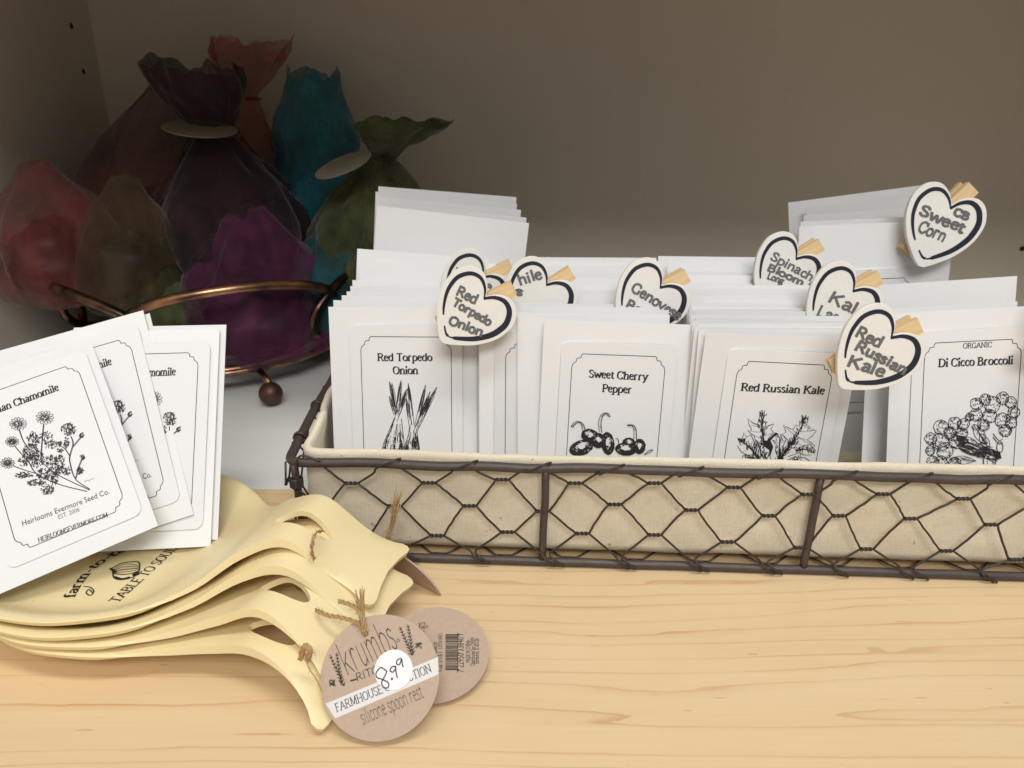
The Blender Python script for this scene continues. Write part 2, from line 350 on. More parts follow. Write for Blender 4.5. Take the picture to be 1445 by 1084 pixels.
class Ink:
    def __init__(s, z=.00018): s.v = []; s.f = []; s.z = z
    def quad_strip(s, L, Rr):
        b = len(s.v); s.z += 2e-7
        for a, c in zip(L, Rr): s.v.append((a[0], a[1], s.z)); s.v.append((c[0], c[1], s.z))
        for i in range(len(L)-1): s.f.append((b+2*i, b+2*i+1, b+2*i+3, b+2*i+2))
    def line(s, pts, wid, cap=True):
        p = [Vector((q[0], q[1], 0)) for q in pts]; n = len(p)
        if n < 2: return
        L, Rr = [], []
        for i in range(n):
            t = p[min(i+1, n-1)]-p[max(i-1, 0)]
            if t.length < 1e-12: t = Vector((1e-6, 0, 0))
            t.normalize(); nn = Vector((-t.y, t.x, 0))
            ww = (wid(i/(n-1), t) if callable(wid) else wid)/2
            q = p[i]
            if cap and i == 0: q = q - t*ww*.5
            if cap and i == n-1: q = q + t*ww*.5
            L.append(q+nn*ww); Rr.append(q-nn*ww)
        s.quad_strip(L, Rr)
    def poly(s, pts):
        b = len(s.v); s.z += 2e-7
        s.v += [(q[0], q[1], s.z) for q in pts]
        for t in geometry.tessellate_polygon([[Vector((q[0], q[1], 0)) for q in pts]]): s.f.append(tuple(b+i for i in t))
    def disc(s, c, r, n=14, ry=None):
        ry = ry or r; b = len(s.v); s.z += 2e-7
        s.v += [(c[0]+cos(2*pi*k/n)*r, c[1]+sin(2*pi*k/n)*ry, s.z) for k in range(n)]; s.f.append(tuple(range(b, b+n)))
    def glyphs(s, text, place, unit, serif=True, thick=1.75, thin=.78, wob=0.0):
        x = 0.0
        for ch in text:
            adv, d = GL[ch]
            jx, jy = (random.uniform(-wob, wob), random.uniform(-wob, wob)*1.5) if wob else (0, 0)
            T = lambda q: place(x+q[0]+jx, q[1]+jy)
            for cmd in filter(None, d.split(';')):
                k = cmd[0]; P = [tuple(float(c) for c in q.split(',')) for q in cmd[1:].split()]
                if wob: P = [(a+random.uniform(-wob, wob)*.5, b+random.uniform(-wob, wob)*.5) for a, b in P]
                if k in 'LC':
                    if k == 'C': q = [(v.x, v.y) for v in catmull([(a, b, 0) for a, b in P], 6)]
                    else: q = [(P[0][0]+(P[-1][0]-P[0][0])*i/3, P[0][1]+(P[-1][1]-P[0][1])*i/3) for i in range(4)]
                    n = len(q); Lq, Rq = [], []
                    for i in range(n):
                        a = q[max(i-1, 0)]; b = q[min(i+1, n-1)]; tx, ty = b[0]-a[0], b[1]-a[1]; l = hypot(tx, ty) or 1
                        tx /= l; ty /= l
                        ww = ((thin + (thick-thin)*abs(ty*cos(.35)+tx*sin(.35))**1.3) if serif else thick)/2
                        cx, cy = q[i]
                        if not serif:
                            if i == 0: cx -= tx*ww*.6; cy -= ty*ww*.6
                            if i == n-1: cx += tx*ww*.6; cy += ty*ww*.6
                        Lq.append(T((cx-ty*ww, cy+tx*ww))); Rq.append(T((cx+ty*ww, cy-tx*ww)))
                    s.quad_strip(Lq, Rq)
                elif k == 'D':
                    c = P[0]; r = thick*.62; s.poly([T((c[0]+r*cos(a*pi/4), c[1]+r*sin(a*pi/4))) for a in range(8)])
                elif serif:
                    for c in P:
                        if k == 'F': s.quad_strip([T((c[0]-1.4, c[1]+thin/2)), T((c[0]+1.4, c[1]+thin/2))], [T((c[0]-1.4, c[1]-thin/2)), T((c[0]+1.4, c[1]-thin/2))])
                        elif k == 'f': s.quad_strip([T((c[0]-.3, c[1]+thin/2)), T((c[0]+.7, c[1]+thin/2))], [T((c[0]-.3, c[1]-thin/2)), T((c[0]+.7, c[1]-thin/2))])
                        elif k == 'T': s.quad_strip([T((c[0]-1.0, c[1]-.55)), T((c[0]+thick/2, c[1]))], [T((c[0]-.9, c[1]-1.0)), T((c[0]+thick/2, c[1]-.8))])
                        elif k == 'V': s.quad_strip([T((c[0]-.2, c[1]-.8)), T((c[0]-.2, c[1]+.8))], [T((c[0]+.2, c[1]-.8)), T((c[0]+.2, c[1]+.8))])
            x += adv
        return x
    @staticmethod
    def width(text): return sum(GL[c][0] for c in text)
    def text(s, text, p0, p1, cap_h, **kw):
        W = s.width(text); dx, dy = p1[0]-p0[0], p1[1]-p0[1]; l = hypot(dx, dy); ux, uy = dx/l, dy/l
        sx = l/W; sy = cap_h/7.2
        s.glyphs(text, lambda x, y: (p0[0]+ux*x*sx-uy*y*sy, p0[1]+uy*x*sx+ux*y*sy), sx, **kw)
    def text_curve(s, text, path, cap_h, **kw):
        P = catmull([(q[0], q[1], 0) for q in path], 12); cum = [0]
        for a, b in zip(P, P[1:]): cum.append(cum[-1]+(b-a).length)
        W = s.width(text); sx = cum[-1]/W; sy = cap_h/7.2
        def place(x, y):
            d = min(max(x*sx, 0), cum[-1]*.9999); i = max(j for j in range(len(cum)) if cum[j] <= d); i = min(i, len(P)-2)
            t = (P[i+1]-P[i]); u = t.normalized(); q = P[i]+u*(d-cum[i]); return (q.x-u.y*y*sy, q.y+u.x*y*sy)
        s.glyphs(text, place, sx, **kw)
    def sans(s, text, p0, p1, cap_h, ox=0):
        cu = bpy.data.curves.new('t', 'FONT'); cu.body = text; cu.size = 1; cu.resolution_u = 3
        ob = bpy.data.objects.new('t', cu); COL.objects.link(ob)
        me = ob.to_mesh(); vs = [v.co.copy() for v in me.vertices]; fs = [tuple(p.vertices) for p in me.polygons]; ob.to_mesh_clear()
        bpy.data.objects.remove(ob); bpy.data.curves.remove(cu)
        W = max(v.x for v in vs); dx, dy = p1[0]-p0[0], p1[1]-p0[1]; l = hypot(dx, dy); ux, uy = dx/l, dy/l; sx = l/W; sy = cap_h/.70
        b = len(s.v); s.z += 2e-7
        s.v += [(p0[0]+ux*v.x*sx-uy*v.y*sy, p0[1]+uy*v.x*sx+ux*v.y*sy, s.z) for v in vs]
        s.f += [tuple(b+i for i in f) for f in fs]
    def build(s, name, mat, parent): return link(name, mesh(name, s.v, s.f, mat), parent)

# ================================================================== SEED PACKETS
PW, PH = 0.0826, 0.1206
def packet_mesh(name, W, H, bulge, seed, flap=True):
    rnd = random.Random(seed); vs, fs = [], []
    nx, ny = 10, 14
    ph = rnd.uniform(0, 6); cv = rnd.uniform(-.0010, .0010); ck = rnd.random() < .5; cq = rnd.uniform(-.012, .020)
    for side in (0, 1):
        for j in range(ny+1):
            for i in range(nx+1):
                u = i/nx; v = j/ny; x = (u-.5)*W; y = v*H
                e = (1-(2*u-1)**4)*(1-(2*v-1)**6)
                bend = cv*sin(pi*v) + .0005*sin(3*u+ph)*v
                cc = max(0, (u if ck else 1-u)+v-1.62); bend_ = bend + cq*cc*cc
                z = bend_ + (-.0004-bulge*e if side else bulge*e*.6)
                vs.append((x, y, z))
    N = (nx+1)*(ny+1)
    for j in range(ny):
        for i in range(nx):
            a = j*(nx+1)+i; fs.append((a, a+1, a+nx+2, a+nx+1)); fs.append((N+a, N+a+nx+1, N+a+nx+2, N+a+1))
    ring = [i for i in range(nx+1)] + [j*(nx+1)+nx for j in range(1, ny+1)] + [ny*(nx+1)+i for i in range(nx-1, -1, -1)] + [j*(nx+1) for j in range(ny-1, 0, -1)]
    for a, b in zip(ring, ring[1:]+ring[:1]): fs.append((a, N+a, N+b, b))
    return mesh(name, vs, fs, M_PAPER)
SMALL = [packet_mesh('seed_packet', PW, PH, .0009, k) for k in range(5)]
BIG = [packet_mesh('seed_packet', .0975, .158, .0010, 30+k) for k in range(3)]
FRONT = packet_mesh('packet_envelope', PW, PH, .0005, 99)
def zsolve(px, py, z0=.1275, slope=.10):
    z = z0
    for _ in range(8):
        p = on_z(px, py, z); z = z0 + slope*(p.y-.40)
    return p
def packet_pose(tl, roll, lean, yaw, W, H, P=None, z0=.1275, slope=.10):
    """matrix whose origin is the middle of the packet's bottom edge, from the place of its top left corner"""
    TL = P if P is not None else zsolve(tl[0], tl[1], z0, slope)
    n = Vector((sin(yaw), -cos(yaw)*cos(lean), sin(lean)))
    x = Vector((cos(yaw)*cos(roll), sin(yaw), -sin(roll)))
    M = frame_at(TL, x, n); R3 = M.to_3x3(); o = TL + R3.col[0]*(W/2) - R3.col[1]*H
    M.translation = o; return M
# --- sticker with ornate frame
FWD, FHT = .0507, .0815
def sticker(parent, cx, top, dz=.0007):
    """white rounded label stuck on the envelope; cx, top = middle of the printed frame's top line"""
    hw, t, b = FWD/2+.0062, top+.0064, top-FHT-.0064
    vs, fs = [], []; r = .0045; ring = []
    for (X, Y, a0) in ((hw-r, t-r, 0), (-hw+r, t-r, pi/2), (-hw+r, b+r, pi), (hw-r, b+r, 1.5*pi)):
        for k in range(5): a = a0+k*pi/8; ring.append((cx+X+r*cos(a), Y+r*sin(a)))
    n = len(ring); vs = [(x, y, dz+.00010) for x, y in ring] + [(x, y, dz-.0006) for x, y in ring]
    fs = [tuple(range(n))] + [(i, i+n, (i+1) % n+n, (i+1) % n) for i in range(n)]
    st = link('label_sticker', mesh('label_sticker', vs, fs, M_STICK), parent)
    ik = Ink(dz+.00018); hw = FWD/2
    cor = [(.0057, 0), (.0050, .0006), (.0047, .0022), (.0030, .0024), (.0024, .0030), (.0022, .0044), (.0006, .0056), (0, .0075)]
    pts = []
    for sx, sy in ((-1, 1), (1, 1), (1, -1), (-1, -1)):
        q = [(cx+sx*(hw-a), (top-c) if sy > 0 else (top-FHT+c)) for a, c in cor]
        pts += q[::-1] if sx*sy < 0 else q
    pts.append(pts[0])
    for a, b in zip(pts, pts[1:]): ik.line([a, b], .00036)
    ik.build('printed_frame', M_INK, st)
    return st
class Px:
    """draw in the photo's pixels on a packet's plane"""
    def __init__(s, M, lift=.001): s.M = M; s.lift = lift; s.inv = M.inverted(); s.n = M.to_3x3().col[2]; s.P = M.translation + s.n*lift
    def __call__(s, x, y):
        q = s.inv @ on_plane(x, y, s.P, s.n); return (q.x, q.y)
    def off(s, ox, oy, sc): return lambda x, y: s(ox+x/sc, oy+y/sc)
def stroke(ik, f, pts, w, per=6): ik.line([(v.x, v.y) for v in catmull([(*f(*p), 0) for p in pts], per)], w)
def taper(w0, w1): return lambda t, d: w0+(w1-w0)*t

# --- drawings
def draw_onion(ik, f):
    rnd = random.Random(3)
    def leaf(tip, base, w0, w1, n):
        tx, ty = base[0]-tip[0], base[1]-tip[1]; l = hypot(tx, ty); nx, ny = -ty/l, tx/l
        for sgn in (-1, 1): stroke(ik, f, [(tip[0], tip[1]), (tip[0]+tx*.3+nx*w0*sgn, tip[1]+ty*.3+ny*w0*sgn), (base[0]+nx*w1*sgn, base[1]+ny*w1*sgn)], .00030)
        for k in range(n):
            o = rnd.uniform(-.9, .9); a = rnd.uniform(.02, .45); b = min(1, a+rnd.uniform(.2, .45))
            ww = lambda t: (w0*min(1, t/.3) if t < .3 else w0+(w1-w0)*(t-.3)/.7)*o
            ik.line([f(tip[0]+tx*t+nx*ww(t), tip[1]+ty*t+ny*ww(t)) for t in (a, (a+b)/2, b)], rnd.uniform(.00014, .00034))
    for L in (((475, 600), (516, 800), 7, 7, 9), ((490, 612), (520, 790), 6, 6, 6), ((546, 595), (522, 800), 10, 9, 14), ((585, 645), (512, 840), 13, 10, 20), ((474, 690), (508, 805), 6, 6, 7),
              ((590, 612), (618, 865), 8, 8, 10), ((578, 705), (604, 868), 8, 9, 12), ((697, 622), (636, 880), 9, 9, 14), ((724, 662), (640, 885), 8, 9, 12), ((766, 634), (630, 912), 11, 10, 18)): leaf(*L)
    for L, Rr in ((((505, 825), (470, 910), (440, 980), (428, 1040)), ((548, 830), (556, 900), (564, 970), (568, 1040))), (((600, 868), (590, 930), (572, 990), (572, 1040)), ((640, 890), (648, 940), (656, 990), (662, 1040)))):
        Lc = catmull([(*p, 0) for p in L], 6); Rc = catmull([(*p, 0) for p in Rr], 6)
        ik.line([f(v.x, v.y) for v in Lc], .0004); ik.line([f(v.x, v.y) for v in Rc], .0004)
        for k in range(60):
            t = rnd.random()**.9; i0 = rnd.randint(0, len(Lc)-6) if rnd.random() < .4 else rnd.randint(6, len(Lc)-4); i1 = min(len(Lc)-1, i0+rnd.randint(2, 8))
            if abs(t-.35) < .10 and rnd.random() < .8: continue
            ik.line([f(*(Lc[i].lerp(Rc[i], t+rnd.uniform(-.02, .02)).xy)) for i in range(i0, i1+1)], rnd.uniform(.0002, .0005))
        for k in range(110):
            i = rnd.randint(10, len(Lc)-1); q = Lc[i].lerp(Rc[i], rnd.random()); ik.disc(f(q.x, q.y), rnd.uniform(.0001, .00028), 6)
def ell(cx, cy, rx, ry, rot=0, n=28, a0=0, a1=2*pi):
    return [(cx+rx*cos(a)*cos(rot)-ry*sin(a)*sin(rot), cy+rx*cos(a)*sin(rot)+ry*sin(a)*cos(rot)) for a in (a0+(a1-a0)*k/n for k in range(n+1))]
exp_ = math.exp
def draw_pepper(ik, f, wk):
    rnd = random.Random(5)
    for (cx, cy, rx, ry, rot, hl) in ((455, 912, 58, 44, .2, (-.1, -.3)), (725, 965, 42, 38, 0, (0, -.4)), (395, 995, 82, 50, -.35, (.1, -.35)), (580, 965, 42, 76, -.1, (0, -.2)), (515, 945, 46, 50, .2, (-.1, -.2)), (705, 1005, 72, 40, .1, (-.1, -.3)), (800, 985, 38, 50, .1, (.0, -.2))):
        wk.z = ik.z+2e-6; wk.poly([f(*p) for p in ell(cx, cy, rx, ry, rot)]); ik.z = wk.z+2e-6
        stroke(ik, f, ell(cx, cy, rx, ry, rot), .00042, 2)
        for k in range(320):
            a = rnd.uniform(0, 2*pi); q = sqrt(rnd.uniform(.04, 1.0)); X, Y = cos(a)*q, sin(a)*q
            lit = exp_(-(((X-hl[0])/.58)**2+((Y-hl[1])/.42)**2)*1.1)
            if rnd.random() < lit*1.25: continue
            c, s_ = cos(rot), sin(rot); P = [(cx+rx*(X*k_)*c-ry*(Y*k_)*s_, cy+rx*(X*k_)*s_+ry*(Y*k_)*c) for k_ in (1, 1)]
            ta = a+pi/2; dl = rnd.uniform(6, 15); p0 = P[0]; p1 = (p0[0]+cos(ta+rot)*dl*rx/60, p0[1]+sin(ta+rot)*dl*ry/60)
            ik.line([f(*p0), f(*p1)], rnd.uniform(.0004, .0009)*(1.15-lit))
    for S in (((415, 880), (402, 832), (372, 812), (342, 832), (330, 850)), ((530, 885), (524, 820), (540, 768), (570, 752), (588, 776)), ((770, 935), (768, 870), (750, 836), (718, 838))):
        for o, w in ((-9, .00032), (9, .00045)): stroke(ik, f, [(x+o*(1-.35*i/len(S)), y+o*.2) for i, (x, y) in enumerate(S)], w)
        for k in range(10):
            i = rnd.randint(0, len(S)-2); t = rnd.random(); x = S[i][0]+(S[i+1][0]-S[i][0])*t; y = S[i][1]+(S[i+1][1]-S[i][1])*t; ik.line([f(x-5, y), f(x+4, y+6)], .0002)
    stroke(ik, f, [(630, 1010), (655, 975), (650, 935), (636, 930)], .0004); stroke(ik, f, [(835, 1040), (862, 1015), (892, 1008), (870, 1026), (835, 1042)], .0004)
def jag_leaf(ik, f, base, tip, wid, rnd, dark=.7, n=6):
    tx, ty = tip[0]-base[0], tip[1]-base[1]; l = hypot(tx, ty); ux, uy = tx/l, ty/l; nx, ny = -uy, ux
    Lf = lambda t, o: f(base[0]+tx*t+nx*o, base[1]+ty*t+ny*o)
    for sg in (-1, 1):
        pts = []
        for k in range(n*2+1):
            t = k/(n*2); env = sin(pi*min(1, .12+t*.88))**.7*wid
            o = env*(1.0+rnd.uniform(-.15, .25)) if k % 2 else env*(.48+rnd.uniform(-.1, .15))
            if k == n*2: o = 0
            pts.append((t+(.06 if k % 2 else 0), o*sg))
        P = [Lf(*p) for p in pts]; ik.line(P, .00022)
        for k in range(1, n*2, 2):
            ik.line([Lf(max(0, pts[k][0]-.16), 0), Lf(pts[k][0]-.03, pts[k][1]*.75)], .00018)
    ik.line([Lf(0, 0), Lf(.5, 0), Lf(1, 0)], taper(.0009, .0002))
    for k in range(int(70*dark)):
        t = rnd.random()**.8*.9; o = rnd.gauss(0, .22)*wid; sg = 1 if o > 0 else -1
        ik.line([Lf(t, o), Lf(t+rnd.uniform(.04, .10), o+sg*rnd.uniform(0, .22)*wid)], rnd.uniform(.00018, .0004))
def draw_kale(ik, f):
    rnd = random.Random(11)
    def leaf(out, rib, dens):
        ik.line([f(*p) for p in out], .00036)
        R_ = [(v.x, v.y) for v in catmull([(*p, 0) for p in rib], 6)]; ik.line([f(*p) for p in R_], taper(.0011, .0003))
        for p in out[1:-1:2]:
            q = R_[min(range(len(R_)), key=lambda i: hypot(R_[i][0]-p[0], R_[i][1]-p[1]-18))]
            ik.line([f(*q), f(q[0]+(p[0]-q[0])*.5, q[1]+(p[1]-q[1])*.5+3), f(q[0]+(p[0]-q[0])*.86, q[1]+(p[1]-q[1])*.86)], .00017)
        for k in range(dens):
            q = rnd.choice(R_); x = q[0]+rnd.gauss(0, 9); y = q[1]+rnd.gauss(0, 9); ik.line([f(x, y), f(x+(x-q[0])*.5+rnd.uniform(-3, 3), y-rnd.uniform(8, 24))], rnd.uniform(.0002, .0005))
    leaf([(548, 935), (520, 915), (500, 905), (492, 872), (470, 858), (450, 840), (476, 832), (458, 800), (448, 758), (482, 786), (502, 796), (514, 806), (522, 762), (545, 718), (556, 742), (552, 772), (570, 790), (564, 822), (586, 808), (624, 792), (602, 828), (622, 850), (592, 880), (572, 922)], [(560, 940), (548, 860), (542, 790), (545, 724)], 70)
    leaf([(660, 1030), (655, 980), (700, 950), (732, 912), (700, 890), (678, 862), (704, 848), (686, 802), (722, 820), (748, 832), (770, 800), (790, 806), (808, 768), (836, 744), (850, 768), (838, 800), (862, 812), (842, 842), (872, 838), (906, 836), (880, 872), (842, 900), (872, 918), (896, 940), (858, 962), (820, 940), (790, 985), (720, 1010)], [(650, 1040), (720, 950), (780, 860), (832, 756)], 110)
    leaf([(520, 1020), (500, 1000), (450, 1000), (410, 985), (380, 940), (402, 935), (382, 890), (412, 896), (424, 852), (440, 880), (470, 866), (486, 900), (498, 930), (508, 900), (522, 950)], [(520, 1020), (470, 960), (410, 905)], 40)
    leaf([(655, 1030), (632, 970), (640, 930), (612, 900), (640, 905), (636, 868), (660, 890), (668, 862), (682, 905), (704, 900), (684, 940), (690, 990), (662, 1030)], [(658, 1030), (660, 950), (664, 876)], 16)
    leaf([(780, 960), (820, 938), (862, 930), (898, 968), (896, 988), (850, 978), (868, 1000), (820, 1000), (790, 985)], [(780, 970), (830, 962), (890, 980)], 30)
    leaf([(560, 1030), (540, 1000), (530, 960), (556, 980), (590, 985), (604, 1030)], [(575, 1035), (555, 980)], 12); leaf([(700, 1045), (760, 1012), (830, 1018), (864, 1044)], [(720, 1045), (800, 1022)], 14); leaf([(410, 1040), (414, 1005), (450, 1000), (490, 1020), (520, 1040)], [(500, 1040), (440, 1012)], 16)
    for k in range(60): x = rnd.uniform(480, 560); y = rnd.uniform(930, 1040); ik.line([f(x, y), f(x+rnd.uniform(-8, 8), y-rnd.uniform(10, 30))], rnd.uniform(.0002, .0005))
    for k in range(70): t = rnd.random(); x = 650+110*t+rnd.gauss(0, 10); y = 1040-130*t+rnd.gauss(0, 10); ik.line([f(x, y), f(x+rnd.uniform(4, 16), y-rnd.uniform(6, 20))], rnd.uniform(.0003, .0006))
    ik.poly([f(*p) for p in ((545, 900), (575, 905), (610, 870), (632, 850), (655, 858), (622, 880), (600, 905), (618, 945), (600, 1005), (590, 965), (560, 945))])
    ik.poly([f(*p) for p in ((382, 885), (412, 895), (418, 915), (400, 918))])
def draw_broccoli(ik, f):
    rnd = random.Random(21)
    def floret(x, y, r):
        pts = [(x+r*(1+rnd.uniform(-.09, .09))*cos(a), y+r*(1+rnd.uniform(-.09, .09))*sin(a)) for a in (2*pi*k/16 for k in range(16))]
        stroke(ik, f, pts+[pts[0]], .00036, 3)
        for k in range(int(r*1.3)):
            a = rnd.uniform(0, 2*pi); q = r*rnd.uniform(.55, 1.0); X, Y = x+q*cos(a), y+q*sin(a); ik.line([f(X, Y), f(X+rnd.uniform(-8, 8), Y+rnd.uniform(2, 10))], rnd.uniform(.00015, .0004))
        stroke(ik, f, [(x-r*.35, y-r*.1), (x-r*.1, y+r*.15), (x+r*.1, y-r*.05), (x+r*.3, y+r*.2)], .00025, 3)
        for k in range(3): ik.disc(f(x+rnd.uniform(-.5, .5)*r, y+rnd.uniform(-.5, .5)*r), .00024, 6)
    for c in ((910, 625, 36), (960, 600, 34), (1000, 628, 50), (1062, 592, 36), (1112, 618, 34), (1128, 675, 34), (905, 690, 38), (985, 697, 42), (1062, 722, 44), (1112, 735, 36), (1078, 782, 36), (950, 752, 34), (868, 702, 24),
              (640, 830, 34), (700, 762, 42), (778, 738, 36), (832, 745, 34), (700, 848, 50), (752, 798, 34), (636, 900, 28), (652, 965, 34), (722, 902, 48), (700, 972, 40), (780, 975, 36), (822, 800, 34)): floret(*c)
    for b, t, wd in (((940, 890), (790, 825), 34), ((965, 865), (890, 745), 30), ((905, 960), (750, 950), 24), ((985, 900), (930, 800), 26)):
        tx, ty = t[0]-b[0], t[1]-b[1]; l = hypot(tx, ty); nx, ny = -ty/l*wd, tx/l*wd
        Q = [b, (b[0]+tx*.5+nx, b[1]+ty*.5+ny), t, (b[0]+tx*.5-nx, b[1]+ty*.5-ny), b]; stroke(ik, f, Q, .0003, 6); stroke(ik, f, [b, t], .0003)
        for k in range(14): s = rnd.uniform(.1, .9); o = rnd.uniform(-.6, .6); X, Y = b[0]+tx*s+nx*o, b[1]+ty*s+ny*o; ik.line([f(X, Y), f(X+tx*.12+nx*.1, Y+ty*.12+ny*.1)], .00022)
    for k in range(120):
        x = rnd.uniform(740, 1010); y = 880+(x-880)*.35+rnd.uniform(-45, 40); ik.line([f(x, y), f(x+rnd.uniform(18, 46), y+rnd.uniform(2, 22))], rnd.uniform(.0002, .00052))
    stroke(ik, f, ell(985, 958, 36, 52, .2), .0005, 2); stroke(ik, f, ell(990, 958, 18, 36, .2), .00022, 2); stroke(ik, f, ell(1045, 880, 18, 32, 0), .0004, 2); ik.poly([f(*p) for p in ((1000, 900), (1045, 905), (1055, 945), (1020, 950))])
    for o in (0, 14, 30): stroke(ik, f, [(790+o, 870+o), (880, 915+o*.4), (960, 905+o)], .0004)
    for o in (0, 20): stroke(ik, f, [(1005, 800+o), (1040, 840+o), (1060, 830+o)], .0004)
def draw_chamomile(ik, f):
    rnd = random.Random(9)
    for S in (((125, 215), (150, 285), (190, 350)), ((288, 180), (275, 330), (270, 420)), ((100, 330), (140, 378), (170, 410)), ((90, 460), (180, 492), (250, 512)), ((592, 618), (390, 522), (270, 430), (200, 380)), ((575, 628), (380, 578), (240, 508), (190, 430)), ((594, 612), (500, 545), (462, 430), (466, 380), (484, 310), (470, 262)), ((484, 330), (540, 262)), ((462, 392), (430, 345), (395, 322)), ((502, 540), (520, 470), (545, 408))):
        stroke(ik, f, S, .00042); stroke(ik, f, [(x+5, y+3) for x, y in S], .0002)
    for cx, cy, r in ((120, 180, 56), (298, 138, 58), (80, 298, 44), (50, 440, 46)):
        for k in range(13):
            a = 2*pi*k/13+rnd.uniform(-.08, .08); c, s = cos(a), sin(a); px = lambda q, o: (cx+c*q*1.05-s*o, cy+(s*q+c*o)*.80)
            stroke(ik, f, [px(r*.28, 0), px(r*.7, r*.17), px(r, 0), px(r*.7, -r*.17), px(r*.28, 0)], .00024, 4); ik.line([f(*px(r*.35, 0)), f(*px(r*.7, 0))], .00016)
        for k in range(26): a = rnd.uniform(0, 6.3); q = r*.27*sqrt(rnd.random()); ik.disc(f(cx+q*cos(a), cy+q*sin(a)), .00026, 6)
    for cx, cy, r in ((540, 260, 17), (390, 318, 19), (545, 406, 19)):
        for k in range(30): a = rnd.uniform(0, 6.3); q = r*sqrt(rnd.random()); ik.line([f(cx+q*cos(a), cy+q*sin(a)), f(cx+q*cos(a)+4, cy+q*sin(a)-9)], .0003)
    for cx, cy, rx, ry, n, d in ((222, 285, 42, 55, 90, -1.6), (305, 268, 48, 36, 55, -.6), (205, 370, 55, 55, 130, -1.8), (160, 430, 36, 36, 50, -2.4), (245, 420, 50, 55, 110, -1.2), (330, 320, 46, 28, 45, -.5), (335, 425, 42, 40, 65, -.8), (395, 440, 38, 50, 70, -1), (370, 490, 50, 30, 60, -.6), (440, 495, 30, 26, 36, -.4), (165, 522, 62, 20, 70, 3.0), (245, 570, 62, 22, 70, 2.8), (318, 615, 42, 34, 65, 2.2), (290, 510, 46, 38, 90, 1.6), (362, 540, 24, 44, 60, 1.6), (455, 220, 50, 40, 95, -1.3), (440, 310, 18, 36, 34, -1.2), (402, 360, 26, 14, 20, -2.6), (528, 495, 24, 26, 40, -.7)):
        for k in range(n):
            a = rnd.uniform(0, 6.3); q = sqrt(rnd.random()); x = cx+rx*q*cos(a); y = cy+ry*q*sin(a); b = d+rnd.uniform(-.9, .9); l = rnd.uniform(7, 15)
            ik.line([f(x, y), f(x+l*cos(b), y+l*sin(b))], lambda t, dd: .00048*(1-.75*t))
    stroke(ik, f, [(560, 570), (575, 555), (590, 560), (605, 548), (628, 545)], .00014)

GRP_FRONT = None
def front_packet(M, label):
    o = empty('seed_packet', M, label, 'seed packet', None)
    link('envelope', FRONT, o); return o
def make_front(tl, roll, lean, yaw, label, top_px, z0=.1275, P=None):
    M = packet_pose(tl, R(roll), R(lean), R(yaw), PW, PH, P, z0); o = front_packet(M, label)
    f = Px(M, .001); c = f(*top_px); st = sticker(o, c[0], c[1]); return o, M, f, st
# onion
o, M, f, st = make_front((463.5, 433), .4, 11, 0, 'seed packet printed Red Torpedo Onion at the basket front', (572.5, 475.5))
ik = Ink(.00092); fz = f.off(440, 400, 4.337)
ik.text('Red Torpedo', fz(402, 474), fz(738, 474), .0041); ik.text('Onion', fz(496, 554), fz(651, 554), .0041); ik.build('printed_title', M_INK, st)
ik = Ink(.00092); draw_onion(ik, fz); ik.build('printed_drawing', M_INK, st)
# pepper
o, M, f, st = make_front((768, 451), 2.2, 7, 0, 'seed packet printed Sweet Cherry Pepper with a drawing of round peppers', (874, 501.5))
ik = Ink(.00092); fz = f.off(740, 430, 4.926)
ik.text('Sweet Cherry', fz(447, 505), fz(856, 527), .0041); ik.text('Pepper', fz(540, 605), fz(747, 616), .0041); ik.build('printed_title', M_INK, st)
ik = Ink(.00092); wk = Ink(.00093); draw_pepper(ik, fz, wk); q = ik.build('printed_drawing', M_INK, st)
b = len(ik.v); q.data.materials.append(M_STICK)
me = bpy.data.meshes.new('printed_drawing'); me.from_pydata(ik.v+wk.v, [], ik.f+[tuple(b+i for i in t) for t in wk.f]); me.materials.append(M_INK); me.materials.append(M_STICK)
me.polygons.foreach_set('material_index', [0]*len(ik.f)+[1]*len(wk.f)); q.data = me
# kale
o, M, f, st = make_front((996, 469), 3.0, 4, 0, 'seed packet printed Red Russian Kale with a drawing of jagged leaves', (1110, 512.7), .1255)
ik = Ink(.00092); fz = f.off(960, 430, 4.713)
ik.text('Red Russian Kale', fz(402, 572), fz(958, 596), .0041); ik.build('printed_title', M_INK, st)
ik = Ink(.00092); draw_kale(ik, fz); ik.build('printed_drawing', M_INK, st)
# broccoli
o, M, f, st = make_front((1259, 442), -3.6, 11, -2, 'seed packet printed ORGANIC Di Cicco Broccoli', (1374, 481.5), .131)
ik = Ink(.00092); fz = f.off(1160, 420, 4.168)
ik.text('Di Cicco Broccoli', fz(684, 408), fz(1124, 390), .0042); ik.build('printed_title', M_INK, st)
ik = Ink(.00092); ik.text('ORGANIC', fz(829, 299), fz(1000, 291), .0027, thick=1.2, thin=.6); ik.build('printed_word', M_INK, st)
ik = Ink(.00092); draw_broccoli(ik, fz); ik.build('printed_drawing', M_INK, st)

